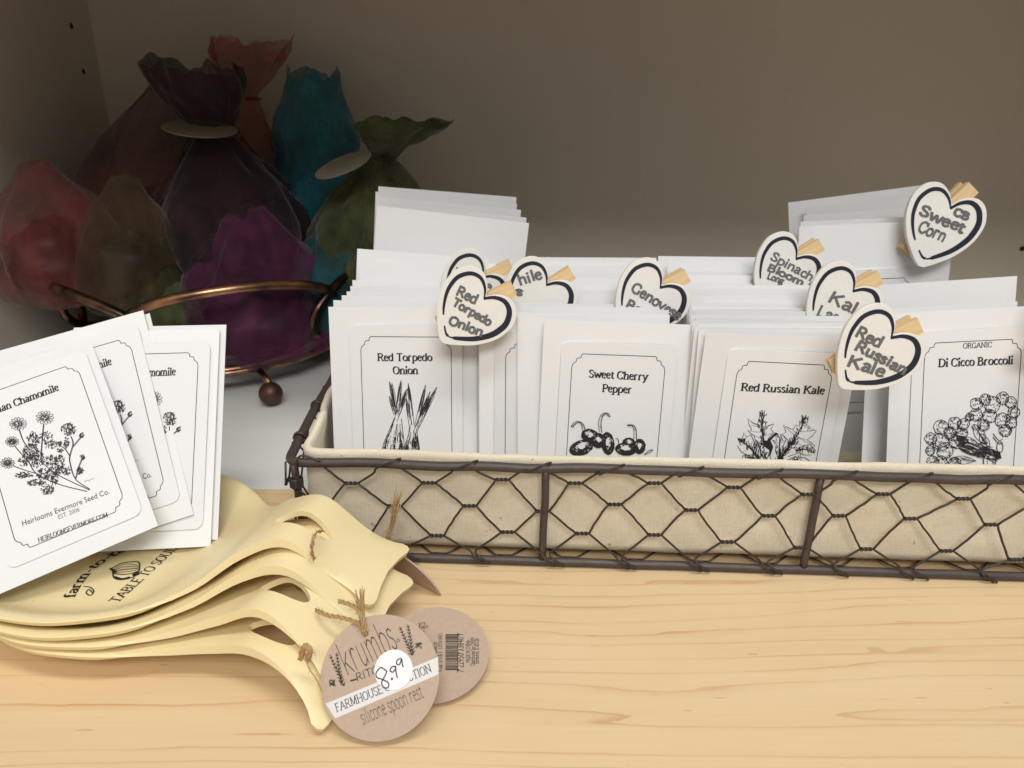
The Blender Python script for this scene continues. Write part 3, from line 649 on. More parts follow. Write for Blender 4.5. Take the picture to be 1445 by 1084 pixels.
# --- the files of blank-looking packets behind each front packet: only top edges show
def filed(lst, label, group, meshes, W, H, z0=.1275, slope=.10, lean=9, jit=1.0, P_of=None):
    out = []
    for k, e in enumerate(lst):
        roll = e[2] if len(e) > 2 else random.uniform(-.5, 1.3)
        zz = e[3] if len(e) > 3 else z0
        M = packet_pose((e[0], e[1]), R(roll), R(lean+random.uniform(-1.5, 1.5)), R(random.uniform(-.8, .8)), W, H, None, zz, slope if len(e) <= 3 else 0)
        o = link('seed_packet', random.choice(meshes)); o.matrix_world = M; tag(o, label, 'seed packet', group); out.append((o, M))
    return out
filed([(470, 424, .6), (482, 417, 1.2), (489, 411.5, .8), (494, 404, 1.0), (497, 395.5, 1.6)], 'blank white seed packet filed behind the Red Torpedo Onion packet', 'packets filed behind the onion packet', SMALL, PW, PH)
tag(filed([(499, 440, 4.0, .126)], 'x', None, SMALL, PW, PH)[0][0], 'white seed packet leaning just behind the onion packet, its slanted edge showing', 'seed packet')
filed([(504, 351, 4.6, .148), (507, 362, 3.0, .147)], 'white seed packet rising behind the heart tag stack, below the tall packets', 'packets behind the second heart at the left', SMALL, PW, PH)
c2 = 'blank white seed packet filed behind the Sweet Cherry Pepper packet'
g2 = 'packets filed behind the pepper packet'
filed([(731, 457, .8, .1232), (724, 454, .6, .1232), (721, 449.5, .5, .1252), (730, 445), (724, 441), (733, 436.5), (722, 432), (735, 428)], 'blank packet edge in the stack between the pepper packet and the Genovese heart', g2, SMALL, PW, PH)
filed([(738, 415, .3), (740, 408.5, .4), (742, 402.5, .3), (743, 397, .2)], 'blank packet edge in the pepper stack, in front of the half hidden heart', g2+' middle', SMALL, PW, PH)
filed([(743, 391), (745, 386), (743, 381), (746, 376), (744, 371.5), (745, 367.5), (744, 363, .4)], 'blank packet edge at the far back of the pepper stack', g2+' back', SMALL, PW, PH, .1285, .13)
c3 = 'blank white seed packet filed behind the Red Russian Kale packet'
g3 = 'packets filed behind the kale packet'
filed([(986, 465, .4, .1245), (980, 461, .8, .1255), (984, 456.5), (977, 452.5), (982, 448), (975, 444, .6), (979, 440), (973, 436.5)], 'blank packet edge in the stack just behind the Red Russian Kale packet', g3, SMALL, PW, PH, lean=3)
filed([(976, 432), (970, 427), (972, 422.5), (966, 418), (968, 413), (962, 408.5), (964, 403.5), (960, 398.5), (958, 393.5, .6)], 'blank packet edge in the stack between the Kale and Spinach hearts', g3+' middle', SMALL, PW, PH)
filed([(948, 388), (944, 383), (946, 378), (942, 373), (944, 368.5), (929, 361.5, .8)], 'blank packet edge at the far back, behind the Spinach heart', g3+' back', SMALL, PW, PH, .1285, .13)
for e, lb in (((1226, 437, -3.0), 'white seed packet directly behind the broccoli packet, its left strip showing'), ((1238, 402.5, -3.9, .1325), 'white seed packet with a clean top edge in front of the tall sweet corn packets')):
    tag(filed([e], 'x', None, SMALL, PW, PH)[0][0], lb, 'seed packet')
# two half hidden packets whose label frames peek out in the gap right of the onion packet
M = packet_pose((676, 447), R(.5), R(8), R(0), PW, PH, None, .126); o = front_packet(M, 'shaded seed packet in the dark gap between onion and pepper packets'); f = Px(M); c = f(714+65, 486); sticker(o, c[0], c[1])
# tall packets at the back
tl = filed([(532, 290, 6.6, .1715), (533, 284.5, 6.0, .172), (531, 277, 5.2, .173), (530, 270.5, 4.8, .174), (534, 263, 4.5, .1755)], 'tall white seed packet standing behind the onion file at the left back', 'tall packets at the left back', BIG, .0975, .158, lean=7)
tr = filed([(1128, 319.5, -2.4, .1602), (1130, 313, -2.6, .1606), (1134, 304, -4.2, .1616), (1137, 294, -6.0, .1626), (1112, 286, -7.4, .1650)], 'tall white seed packet standing behind the broccoli file at the right back', 'tall packets at the right back', BIG, .0975, .158, lean=7)
o, M = tr[0]; tag(o, 'tall white seed packet clipped by the Sweet Corn heart', 'seed packet'); del o['group']
f = Px(M, .0012); c = f(1232, 394); sticker(o, c[0], c[1], .0011)

# --- loose fan of chamomile packets lying on the spoon rests
def loose(br, bl_dir_px, n, zbr, label, name_parts=True):
    n = Vector(n).normalized(); BR = on_z(br[0], br[1], zbr)
    TR = on_plane(bl_dir_px[0], bl_dir_px[1], BR, n); y = (TR-BR).normalized(); x = y.cross(n)
    M = frame_at(BR - x*(PW/2), x, n); return M
MA = loose((223, 742), (126, 476), (.118, -.645, .755), .041, '')
oa = front_packet(MA, 'seed packet printed Roman Chamomile, topmost of the loose fan on the spoon rests')
f = Px(MA, .001); fz = f.off(0, 560, 4.711); f4 = f.off(0, 430, 2.582)
tr_, br_ = f4(248, 247), f4(424, 722); bl_ = f4(78, 853)
FX, FT = (f4(427, 716)[0]+f4(78, 848)[0])/2, f4(195, 240)[1]
FHT = FT - (f4(135, 870)[1] + f4(365, 782)[1])/2
print('frame', FX, FT, FHT, f4(427, 716), f4(75, 848), f4(255, 262))
st = sticker(oa, FX, FT)
it = Ink(.00092); it.text('Roman Chamomile', f4(-62, 414), f4(216, 310), .0041); tA = it.build('printed_title', M_INK, st); it = Ink(.00092); it.sans('Heirlooms Evermore Seed Co.', f4(81, 808), f4(399, 688), .0030); it.build('printed_company', M_INK, st); it = Ink(.00092); it.text('HEIRLOOMSEVERMORE.COM', f4(140, 866), f4(394, 772), .0023, thick=1.5, thin=.5)
it.build('printed_address', M_INK, st)
ie = Ink(.00092); ie.sans('EST. 2006', f4(212, 782), f4(291, 752), .0023); eA = ie.build('printed_date', M_INKG, st)
idr = Ink(.00092); draw_chamomile(idr, fz); dA = idr.build('printed_drawing', M_INK, st)
def chamo_copy(M, label, full=True):
    o = empty('seed_packet', M, label, 'seed packet'); link('envelope', FRONT, o)
    if full:
        s2 = link('label_sticker', st.data, o)
        for c in list(st.children): link(c.name.split('.')[0], c.data, s2)
    return o
MB_ = loose((273, 726), (201, 437), (.06, -.80, .60), .034, '')
chamo_copy(MB_, 'chamomile seed packet in the middle of the loose fan, its right half showing')
n = MB_.to_3x3().col[2]; M2 = MB_.copy(); M2.translation = MB_.translation - n*.0028 + MB_.to_3x3().col[0]*.0022 - MB_.to_3x3().col[1]*.0015
chamo_copy(M2, 'white seed packet behind the middle chamomile packet, only its edge showing', False)
MC = loose((297, 771), (309.5, 459), (.08, -.80, .59), .019, '')
chamo_copy(MC, 'chamomile seed packet standing almost upright at the end of the loose fan')
n = MC.to_3x3().col[2]; M2 = MC.copy(); M2.translation = MC.translation - n*.0028 + MC.to_3x3().col[0]*.0028 + MC.to_3x3().col[1]*.0035
chamo_copy(M2, 'white seed packet behind the upright chamomile packet, a thin edge showing', False)
n = MA.to_3x3().col[2]; M2 = MA.copy(); M2.translation = MA.translation - n*.0026 - MA.to_3x3().col[0]*.010 + MA.to_3x3().col[1]*.0012
chamo_copy(M2, 'white seed packet right under the top chamomile packet, a sliver showing', False)

# ================================================================== WIRE BASKET
FL = Vector((-.1185, .366, 0)); FDIR = (Vector((.2577, .3456, 0))-FL).normalized(); FN = Vector((FDIR.y, -FDIR.x, 0))   # outward normal of the front
BL_, BW = .418, .240
BD = -FN
ZT, ZB = .060, .0026
FRt = FL + FDIR*BL_; BLc = FL + Vector((-.004, BW, 0)); BRc = FRt + BD*BW
bask = empty('wire_basket', Matrix.Translation(FL + FDIR*.2 + BD*.12), 'brown chicken wire basket full of white seed packets, lined with canvas', 'basket')
BI = bask.matrix_world.inverted()
def bt(name, pts, rad, mat, seg=10, closed=False): return tube(name, [BI @ Vector(p) for p in pts], rad, mat, bask, seg, closed)
def rounded(corners, r, z, per=6):
    out = []; n = len(corners)
    for i in range(n):
        p = corners[i]; a = (corners[i-1]-p).normalized(); b = (corners[(i+1) % n]-p).normalized()
        for k in range(per+1):
            t = k/per; q = p + a*r*(1-t)**2 + b*r*t**2; out.append(Vector((q.x, q.y, z)))
    return out
def wobble(pts, amp, fr, seed):
    return [p + Vector((noise.noise(p*fr+Vector((seed, 0, 0))), noise.noise(p*fr+Vector((0, seed, 0))), noise.noise(p*fr+Vector((0, 0, seed)))))*amp for p in pts]
def dense(pts, step, closed=True):
    out = []; n = len(pts)
    for i in range(n if closed else n-1):
        a, b = pts[i], pts[(i+1) % n]; m = max(1, int((b-a).length/step))
        out += [a.lerp(b, k/m) for k in range(m)]
    if not closed: out.append(pts[-1])
    return out
cor = [FL, FRt, BRc, BLc]
bt('top_rail', wobble(dense(rounded(cor, .008, ZT), .008), .0008, 40, 3), .0026, M_IRON, 10, True)
bt('bottom_rail', wobble(dense(rounded(cor, .008, ZB), .008), .0003, 40, 9), .0025, M_IRON, 10, True)
for x, xb in ((.0035, .0045), (.1365, .1350), (.2765,   .2752), (.4125, .4125)):
    bt('post', wobble(dense([FL+FDIR*x+Vector((0, 0, ZT-.001)), FL+FDIR*xb+Vector((0, 0, ZB))], .006, False), .0004, 60, x*50), .0021, M_IRON)
for k in (.14, .278, .40):
    bt('post', [BLc.lerp(BRc, k/.418)+Vector((0, 0, ZT)), BLc.lerp(BRc, k/.418)+Vector((0, 0, ZB))], .0021, M_IRON)
for a, b in ((FL, BLc), (FRt, BRc)): bt('post', [a.lerp(b, .5)+Vector((0, 0, ZT)), a.lerp(b, .5)+Vector((0, 0, ZB))], .0021, M_IRON)
# coil of wire round the left corner post
bt('wire_coil', [FL+FDIR*.0036+Vector((0, 0, .0455+.00095*k/9)) + FDIR*cos(2*pi*k/10)*.0031 + FN*sin(2*pi*k/10)*.0031 for k in range(46)], .0008, M_WIRE, 6)
WR = .00060
def wire_front():
    vs, fs = [], []
    P0 = FL + FN*.0012
    def W(px, py, lift=0.0): return on_plane(px, py, P0 + FN*lift, FN)
    rows = [[(496, 682), (605, 681.5), (708.5, 677), (812, 682), (924, 682), (1036, 688), (1141, 698), (1247, 697.5), (1360.5, 704), (1472, 708)],
            [(452, 718), (557, 714), (663, 714), (766, 721.5), (868, 712), (976, 720), (1085, 728), (1184, 728), (1285, 732), (1398.5, 740.5), (1508, 748)],
            [(512, 757), (617, 756), (717, 751), (822, 753), (924, 755), (1027, 765), (1130, 773), (1223, 775), (1336, 777.6), (1433, 790), (1546, 796)]]
    TW = 9.0
    def add(p, r=WR): add_tube(vs, fs, [BI @ q for q in p], r, 6)
    def seg(a, b, wav=1.5):
        A, B = Vector((a[0], a[1], 0)), Vector((b[0], b[1], 0)); n = 7; d = (B-A); nn = Vector((-d.y, d.x, 0)).normalized(); k = random.uniform(-1, 1)*wav
        add([W(*(A.lerp(B, t)+nn*k*sin(pi*t)+nn*.5*random.uniform(-1, 1)).xy, .0004*sin(pi*t)) for t in (i/n for i in range(n+1))])
    def twist(c):
        for ph in (0, pi):
            add([W(c[0]-TW+2*TW*t, c[1]+1.35*sin(ph+t*3*pi)) + FN*(.00055*cos(ph+t*3*pi)) for t in (i/12 for i in range(13))])
    for r in rows:
        for c in r: twist(c)
    railpx = lambda x: 651 + (x-405)*.0272
    for c in rows[0]:
        x = c[0]-44; seg((c[0]-TW, c[1]), (x, railpx(x)+2))               # left arm goes up behind the rail
        x = c[0]+57; y = railpx(x); A = W(c[0]+TW, c[1]); top = W(x-8, y, .0030); n = FN
        pth = catmull([A, W(c[0]+TW+22, c[1]-14, .001), W(x-22, y+6, .0030), W(x-2, y-3, .0034), W(x+8, y-7, .0012), W(x+12, y-8, -.003)], 5); add(pth)
    for r, (up, dn) in enumerate(((rows[0], rows[1]), (rows[1], rows[2]))):
        for c in dn:
            near = sorted(up, key=lambda q: abs(q[0]-c[0]))[:2]
            for q in near:
                if q[0] < c[0] and c[0]-q[0] < 90: seg((q[0]+TW, q[1]), (c[0]-TW, c[1]))
                elif q[0] > c[0] and q[0]-c[0] < 90: seg((q[0]-TW, q[1]), (c[0]+TW, c[1]))
    for c in rows[2]:
        for sg in (-1, 1):
            x = c[0]+sg*46; y = 786+(x-663)*.0372
            A = W(c[0]+sg*TW, c[1]); B = W(x, y-9, .0006); Cc = W(x+8, y+1, .0031); D = W(x+20, y+9, .0022)
            add(catmull([A, A.lerp(B, .5), B, Cc, D], 5))
    # short end at the left post
    add(catmull([W(452, 651, .003), W(426, 643, .0034), W(418, 655, .0030), W(420, 680, .0022), W(417, 690, .0034)], 6))
    add(catmull([W(418, 690, .001), W(432, 700, .0006), W(444, 716)], 5))
    return link('wire_mesh', mesh('wire_mesh', vs, fs, M_WIRE, True), bask)
wire_front()
def wire_side(A, B, nrm, seed):
    rnd = random.Random(seed); vs, fs = [], []; L = (B-A).length; d = (B-A)/L; n = int(L/.040); st = L/n
    zr = (.048, .034, .019); P = lambda s, z: BI @ (A+d*s+Vector((0, 0, z))+nrm*.001)
    rows = [[((k+(.5 if r % 2 else 0))*st+rnd.uniform(-.001, .001), zr[r]+rnd.uniform(-.001, .001)) for k in range(n+1)] for r in range(3)]
    for r, row in enumerate(rows):
        for s, z in row:
            if s > L-.003: continue
            add_tube(vs, fs, [P(s-.0035, z), P(s+.0035, z)], WR*1.6, 6)
            if r == 0:
                add_tube(vs, fs, [P(s-.0035, z), P(max(0, s-.018), ZT)], WR, 6); add_tube(vs, fs, [P(s+.0035, z), P(min(L, s+.018), ZT+.003)], WR, 6)
            if r < 2:
                for s2, z2 in rows[r+1]:
                    if .005 < abs(s2-s) < .03 and s2 < L-.003: g_ = .0035 if s2 > s else -.0035; add_tube(vs, fs, [P(s+g_, z), P(s2-g_, z2)], WR, 6)
            else:
                for g_ in (-1, 1): add_tube(vs, fs, [P(s+g_*.0035, z), P(min(L, max(0, s+g_*.018)), ZB)], WR, 6)
    link('wire_mesh', mesh('wire_mesh', vs, fs, M_WIRE, True), bask)
wire_side(FL, BLc, Vector((-1, 0, 0)), 1); wire_side(BLc, BRc, BD, 2); wire_side(BRc, FRt, FDIR, 3)
# woven bottom of the basket
def wire_floor():
    vs, fs = [], []; P = lambda a, b: BI @ (FL + FDIR*a + BD*b + Vector((0, 0, .0026)))
    st, rw = .036, .011
    for r in range(int(BW/rw)):
        y = .004 + r*rw
        if y > BW-.006: break
        off = st/2 if r % 2 else 0
        for k in range(int(BL_/st)+1):
            x = .006 + off + k*st
            if x > BL_-.012: continue
            add_tube(vs, fs, [P(x-.0035, y), P(x+.0035, y)], WR*1.5, 5)
            for sg in (-1, 1):
                x2 = x+sg*st/2
                if .004 < x2 < BL_-.004 and y+rw < BW-.003: add_tube(vs, fs, [P(x+sg*.0035, y), P(x2-sg*.0035, y+rw)], WR, 5)
    link('wire_mesh', mesh('wire_mesh', vs, fs, M_WIRE, True), bask)
wire_floor()
# small wire tie on the left rail
for t in (.115, .30):
    c = FL.lerp(BLc, t)+Vector((0, 0, ZT)); bt('wire_coil', [c+Vector((cos(2*pi*k/10)*.0034, .0012*k/10, sin(2*pi*k/10)*.0034)) for k in range(16)], .0008, M_WIRE, 6)

# canvas liner: loop of cloth with a turned hem
def liner():
    ins = .0052; c = [FL+FDIR*ins+BD*ins, FRt-FDIR*ins+BD*ins, BRc-FDIR*ins-BD*ins, BLc+FDIR*ins-BD*ins]
    path = dense(rounded(c, .010, 0), .004); n = len(path); cen = sum(path, Vector())/n
    vs, fs = [], []; prof = []
    H = .0645
    out = [(0.0006, .0072), (.0, .011), (-.0006, .020), (-.0008, .028), (-.0006, .036), (-.0002, .044), (-.0002, .052), (-.0006, .058), (-.0010, H-.003), (-.0006, H-.0008), (.0006, H), (.0020, H+.0002), (.0032, H-.0008), (.0036, H-.004), (.0036, .05), (.0038, .03), (.004, .012)]
    for i, p in enumerate(path):
        t = path[(i+1) % n]-path[i-1]; t.normalize(); inn = Vector((-t.y, t.x, 0))
        if inn.dot(cen-p) < 0: inn = -inn
        front = smooth(.0, .004, .010-abs((p-FL).dot(FN)+ins)) ; left = 1-smooth(.0, .012, (p-FL).dot(FDIR)-.004)
        along = (p-FL).dot(BD)
        hz = noise.noise(p*18)*.0012 + noise.noise(p*60)*.0006
        if left > 0: hz += left*(.009*math.exp(-((along-.035)/.014)**2) + .003*math.exp(-((along-.075)/.02)**2))
        for k, (o, z) in enumerate(out):
            top = z/H
            dx = noise.noise(Vector((p.x*22, p.y*22, z*34)))*.0022*min(1, max(0, (z-.008)/.02))*(1 if z < .055 else .5) + noise.noise(Vector((p.x*70, p.y*70, z*60)))*.0006
            if k > 12: dx *= .6
            lean = left*.006*math.exp(-((along-.035)/.02)**2)*top**3
            q = p + inn*(o+dx+lean); vs.append((q.x, q.y, z+hz*top**2 + (noise.noise(p*30)*.0008 if k == 0 else 0)))
    m = len(out)
    for i in range(n):
        for k in range(m-1): a = i*m+k; b2 = ((i+1) % n)*m+k; fs.append((a, b2, b2+1, a+1))
    fs.append(tuple(i*m+m-1 for i in range(n)))
    fs.append(tuple(i*m for i in range(n))[::-1])
    o = link('basket_liner', mesh('basket_liner', vs, fs, M_CANVAS, True)); return tag(o, 'cream canvas liner with a turned hem fitted inside the wire basket', 'liner')
liner()

# ================================================================== HEART CLIPS
def heart_outline(n=48, s=1.0):
    """unit heart, tip at (0,-.52), lobes up; width about 1"""
    pts = [(0, .30), (.10, .42), (.25, .485), (.40, .43), (.495, .27), (.495, .10), (.445, -.06), (.320, -.255), (.155, -.415), (.05, -.495), (0, -.508)]
    Rt = catmull([(*p, 0) for p in pts], 6); Rt = [(v.x, v.y) for v in Rt]
    L = [(-x, y) for x, y in Rt[1:-1]][::-1]
    return [(x*s, y*s) for x, y in Rt+L]
def extrude_poly(pts, z0, z1, bev=.0004):
    vs, fs = [], []; n = len(pts); cx = sum(p[0] for p in pts)/n; cy = sum(p[1] for p in pts)/n
    def ins(d):
        out = []
        for i in range(n):
            a, b = pts[i-1], pts[(i+1) % n]; tx, ty = b[0]-a[0], b[1]-a[1]; l = hypot(tx, ty) or 1; nx, ny = -ty/l, tx/l
            if nx*(cx-pts[i][0])+ny*(cy-pts[i][1]) < 0: nx, ny = -nx, -ny
            out.append((pts[i][0]+nx*d, pts[i][1]+ny*d))
        return out
    layers = [(ins(bev), z0), (pts, z0+bev), (pts, z1-bev), (ins(bev), z1)]
    for P, z in layers: vs += [(x, y, z) for x, y in P]
    for k in range(3):
        for i in range(n): a = k*n+i; b = k*n+(i+1) % n; fs.append((a, b, b+n, a+n))
    top = geometry.tessellate_polygon([[Vector((p[0], p[1], 0)) for p in pts]])
    for t in top:
        A, B_, C_ = [Vector((*pts[i], 0)) for i in t]
        if (B_-A).cross(C_-A).z < 0: t = (t[0], t[2], t[1])
        fs.append(tuple(3*n+i for i in t)); fs.append(tuple(i for i in (t[0], t[2], t[1])))
    return vs, fs
HS = .0425
_v, _f = extrude_poly(heart_outline(s=HS), .0004, .0032, .00022); HEART = mesh('heart', _v, _f, M_HEART)
def jaw_mesh(flip):
    """half of a small clothespin along y, 46 mm long; inner face towards z=0"""
    prof = [(-.0225, .0008), (-.0195, .0006), (-.0165, .0012), (-.0150, .0007), (-.010, .0006), (-.002, .0010), (.004, .0014), (.012, .0018), (.0225, .0022)]
    vs, fs = [], []; wd = .0040; n = len(prof); s = -1 if flip else 1
    for y, z in prof:
        th = .0030 if y > -.018 else .0018
        for x in (-wd, wd): vs.append((x, y, s*z)); vs.append((x, y, s*(z+th)))
    for i in range(n-1):
        a = i*4; b = a+4
        fs += [(a, b, b+2, a+2), (a+1, a+3, b+3, b+1), (a, a+1, b+1, b), (a+2, b+2, b+3, a+3)]
    fs += [(0, 2, 3, 1), ((n-1)*4, (n-1)*4+1, (n-1)*4+3, (n-1)*4+2)]
    return mesh('jaw', vs, fs, M_PIN)
JAW = [jaw_mesh(False), jaw_mesh(True)]
_v, _f = [], []; add_tube(_v, _f, [Vector((-.0044+.0088*k/50, .0014+.0012*cos(2*pi*k/8), .0016*sin(2*pi*k/8))) for k in range(51)], .00035, 5)
SPRING = mesh('spring', _v, _f, M_SPRING, True)
def heart_clip(cpx, d, axis_px, label, lines, pin_shift=.004, mark=.00122, yaw=0, pin_turn=R(-20), lean=8, size=1.0):
    """cpx: heart centre in the photo, d: distance of its plane, axis_px: direction tip -> cleft"""
    n = Vector((sin(R(yaw)), -cos(R(yaw))*cos(R(lean)), sin(R(lean)))); P = on_y(cpx[0], cpx[1], d)
    q0 = on_plane(cpx[0], cpx[1], P, n); q1 = on_plane(cpx[0]+axis_px[0]*20, cpx[1]+axis_px[1]*20, P, n)
    y = (q1-q0).normalized(); x = y.cross(n); M = frame_at(P, x, n) @ Matrix.Scale(size, 4)
    o = empty('heart_clip', M, label, 'heart clip')
    h = link('heart', HEART, o)
    ol = Ink(.00335); hp = heart_outline(s=HS*.83); k0 = len(hp)
    # brush line: starts at lower left, runs over both lobes and back along the right side, with changing width
    seq = [(p[0]*1.0, p[1]*.98+.0008) for p in hp]
    tipi = min(range(k0), key=lambda i: seq[i][1]); seq = seq[tipi:]+seq[:tipi]
    a = seq[:int(k0*.52)]; b = seq[int(k0*.50):]
    rn = random.Random(label)
    ol.line(seq[int(k0*.0):int(k0*.10)], lambda t, dd: .0014-.0006*t)
    ol.line(seq[int(k0*.14):int(k0*.53)], lambda t, dd: .0008+.0014*sin(pi*min(1, t*1.1))**.7)
    ol.line(seq[int(k0*.50):k0]+[seq[0]], lambda t, dd: .0014+.0018*sin(pi*min(1, t*1.05))**1.3 - (.0008 if t > .85 else 0))
    ol.build('ink_outline', M_NAVY, h)
    tx = Ink(.00340); f = Px(M, .0033)
    for (s, p0, p1, hpx) in lines:
        A, B = f(*p0), f(*p1); l = hypot(B[0]-A[0], B[1]-A[1])/hypot(p1[0]-p0[0], p1[1]-p0[1])
        ch = hpx*l; tx.text(s, A, B, ch, serif=False, thick=mark/(ch/7.2), wob=.20)
    if lines: tx.build('ink_lettering', M_MARK, h)
    pin = bpy.data.objects.new('clothespin', None); COL.objects.link(pin); pin.parent = o
    pin.matrix_local = Matrix.Translation((0, pin_shift, -.0052)) @ Matrix.Rotation(pin_turn, 4, 'Z')
    link('jaw', JAW[0], pin).matrix_local = Matrix.Translation((0, 0, 0)); link('jaw', JAW[1], pin); link('spring', SPRING, pin)
    return o
def dz(y, z=.1275): return zsolve(722, y, z).y
hz = lambda ox, oy, s: (lambda x, y: (ox+x/s, oy+y/s))
z1 = hz(440, 240, 4.014); z6 = hz(1040, 240, 3.568)
heart_clip((663, 441), dz(436)-.016, (66, -67), 'white heart clip lettered Red Torpedo Onion, frontmost at the left of the basket', [('Red', z1(812, 704), z1(928, 758), 13), ('Torpedo', z1(792, 762), z1(1006, 884), 11), ('Onion', z1(772, 868), z1(962, 944), 12)], .0041)
heart_clip((663, 409), dz(392)-.006, (66, -68), 'white heart clip right behind the Red Torpedo Onion heart, lettering mostly covered', [('White', z1(800, 600), z1(1010, 690), 13)], .0065)
heart_clip((754, 423), dz(421), (58, -74), 'white heart clip half hidden behind packets beside the Red Torpedo Onion heart', [('hile', z1(1175, 655), z1(1310, 610), 14), ('s', z1(1150, 705), z1(1190, 715), 11)], .0041)
z3 = hz(720, 340, 4.014)
heart_clip((911, 426), dz(424)-.004, (63, -69), 'white heart clip lettered Genovese, its lower part sunk between packets', [('Genovese', z3(680, 280), z3(950, 452), 13), ('Basil', z3(645, 375), z3(800, 460), 13)], .0050)
heart_clip((1103, 386), dz(388, .1285)-.010, (60, -72), 'white heart clip lettered Spinach in the back row, below the sweet corn packets', [('Spinach', z6(165, 450), z6(375, 560), 11), ('Bloom', z6(148, 500), z6(330, 585), 9), ('Long', z6(148, 545), z6(230, 575), 8)], .0060, mark=.0010)
heart_clip((1180, 432), dz(434)-.004, (64, -69), 'white heart clip lettered Kale, just above the Red Russian Kale heart', [('Kale', z6(455, 660), z6(635, 750), 15), ('Lac', z6(395, 730), z6(500, 770), 14)], .0055)
heart_clip((1229, 499), zsolve(1234, 486, .1255).y-.017, (66, -65), 'large front heart clip lettered Red Russian Kale beside the broccoli packet', [('Red', z6(590, 834), z6(718, 896), 14), ('Russian', z6(590, 900), z6(840, 1032), 13), ('Kale', z6(552, 982), z6(735, 1042), 15)], .0041)
SCM = tr[0][1]
heart_clip((1322, 322), (on_plane(1322, 322, SCM.translation, SCM.to_3x3().col[2])).y-.012, (40, -77), 'white heart clip lettered CB Sweet Corn, highest of all, at the right back', [('Sweet', z6(915, 222), z6(1135, 318), 13), ('Corn', z6(905, 305), z6(1040, 362), 14), ('CB', z6(1088, 222), z6(1160, 254), 9)], .0045, size=1.16)
heart_clip((1530, 452), .376, (58, -72), 'heart clip at the edge of the picture, only its clothespin tip showing', [], -.0065)

# ================================================================== SPOON RESTS
def spoon_outline():
    us = [-.0855, -.083, -.076, -.066, -.053, -.04, -.02, .0085, .034, .0595, .081, .102, .123, .1445, .156, .1615]
    ws = [.0, .015, .030, .0435, .0545, .0615, .0675, .070, .067, .0545, .0365, .0242, .0200, .0196, .0208, .0236]
    top = []
    N = 90
    for k in range(N+1):
        t = k/N; u = -.0855 + (.1615+.0855)*(1-cos(pi*t*.5)) if t < .4 else None
        if u is None:
            t0 = .4; u0 = -.0855+(.247)*(1-cos(pi*.2)); u = u0+(.1615-u0)*(t-t0)/(1-t0)
        top.append((u, max(0, interp(u, us, ws))))
    # rounded, slightly concave end
    w = top[-1][1]; end = [(.1635, w*.985), (.1647, w*.93), (.1649, w*.83), (.1637, w*.5), (.1627, 0), (.1637, -w*.5), (.1649, -w*.83), (.1647, -w*.93), (.1635, -w*.985)]
    return top + end + [(u, -v) for u, v in top[::-1]][:-1]
OUT = spoon_outline()
def spoon_mesh(zu, zz, sv):
    def height(u, v):
        a = .0855 if u < 0 else .098
        e = sqrt((u/a)**2+(v/.0705)**2)
        dish = .0135*smooth(.60, 1.0, e)**1.2
        hz = interp(u, zu, zz)
        s = smooth(.040, .082, u); flare = .0018*smooth(.150, .169, u)
        cr = -.0012*smooth(.09, .12, u)*(v/.02)**2
        return dish*(1-s) + (hz+flare+cr)*s
    slot = [(.1225+.0145*cos(2*pi*k/28), .0053*sin(2*pi*k/28)+sv) for k in range(28)]
    pts = [Vector(p) for p in OUT]; no = len(pts); edges = [(i, (i+1) % no) for i in range(no)]
    b = len(pts); pts += [Vector(p) for p in slot]; edges += [(b+i, b+(i+1) % 28) for i in range(28)]
    def inside(P, x, y):
        c = False
        for i in range(len(P)):
            (x1, y1), (x2, y2) = P[i-1], P[i]
            if (y1 > y) != (y2 > y) and x < (x2-x1)*(y-y1)/(y2-y1)+x1: c = not c
        return c
    st_ = .0042
    for i in range(-22, 44):
        for j in range(-18, 19):
            x = i*st_ + (st_/2 if j % 2 else 0); y = j*st_*.87
            if not inside(OUT, x, y) or inside(slot, x, y): continue
            if min((x-p[0])**2+(y-p[1])**2 for p in OUT) < (.0026)**2 or min((x-p[0])**2+(y-p[1])**2 for p in slot) < .0018**2: continue
            pts.append(Vector((x, y)))
    v2, e2, f2, *_ = geometry.delaunay_2d_cdt(pts, edges, [], 0, 1e-7)
    keep = []
    for f_ in f2:
        cx = sum(v2[i].x for i in f_)/len(f_); cy = sum(v2[i].y for i in f_)/len(f_)
        if inside(OUT, cx, cy) and not inside(slot, cx, cy):
            A, B_, C_ = v2[f_[0]], v2[f_[1]], v2[f_[2]]
            keep.append(tuple(f_) if (B_-A).cross(C_-A) > 0 else tuple(f_[::-1]))
    V = [(p.x, p.y, height(p.x, p.y)+.0030) for p in v2]
    # rolled down rim: every outer edge gets a skirt, deepest along the arch of the handle
    cnt = {}
    for f_ in keep:
        for a, b2 in zip(f_, f_[1:]+f_[:1]):
            k = (min(a, b2), max(a, b2)); cnt[k] = cnt.get(k, []) + [(a, b2)]
    half = {}
    for k, e in cnt.items():
        if len(e) == 1:
            a, b2 = e[0]
            if min((V[a][0]-q[0])**2+(V[a][1]-q[1])**2 for q in slot) < .0004**2: continue
            half[a] = b2
    nxt = {}; prev = {v: k for k, v in half.items()}
    for a in half:
        p, q = V[prev.get(a, a)], V[half[a]]; tx, ty = q[0]-p[0], q[1]-p[1]; l = hypot(tx, ty) or 1
        u = V[a][0]; sk = .0003 + .0038*smooth(.060, .100, u)*(1-smooth(.120, .156, u))
        nxt[a] = len(V); V.append((V[a][0]+ty/l*.0007, V[a][1]-tx/l*.0007, V[a][2]-sk))
    for a, b2 in half.items():
        if b2 in nxt: keep.append((a, nxt[a], nxt[b2], b2))
    me = mesh('spoon_rest', V, keep, M_SIL, True)
    return me, height
ZU = [.0, .034, .0595, .081, .102, .123, .1445, .166]
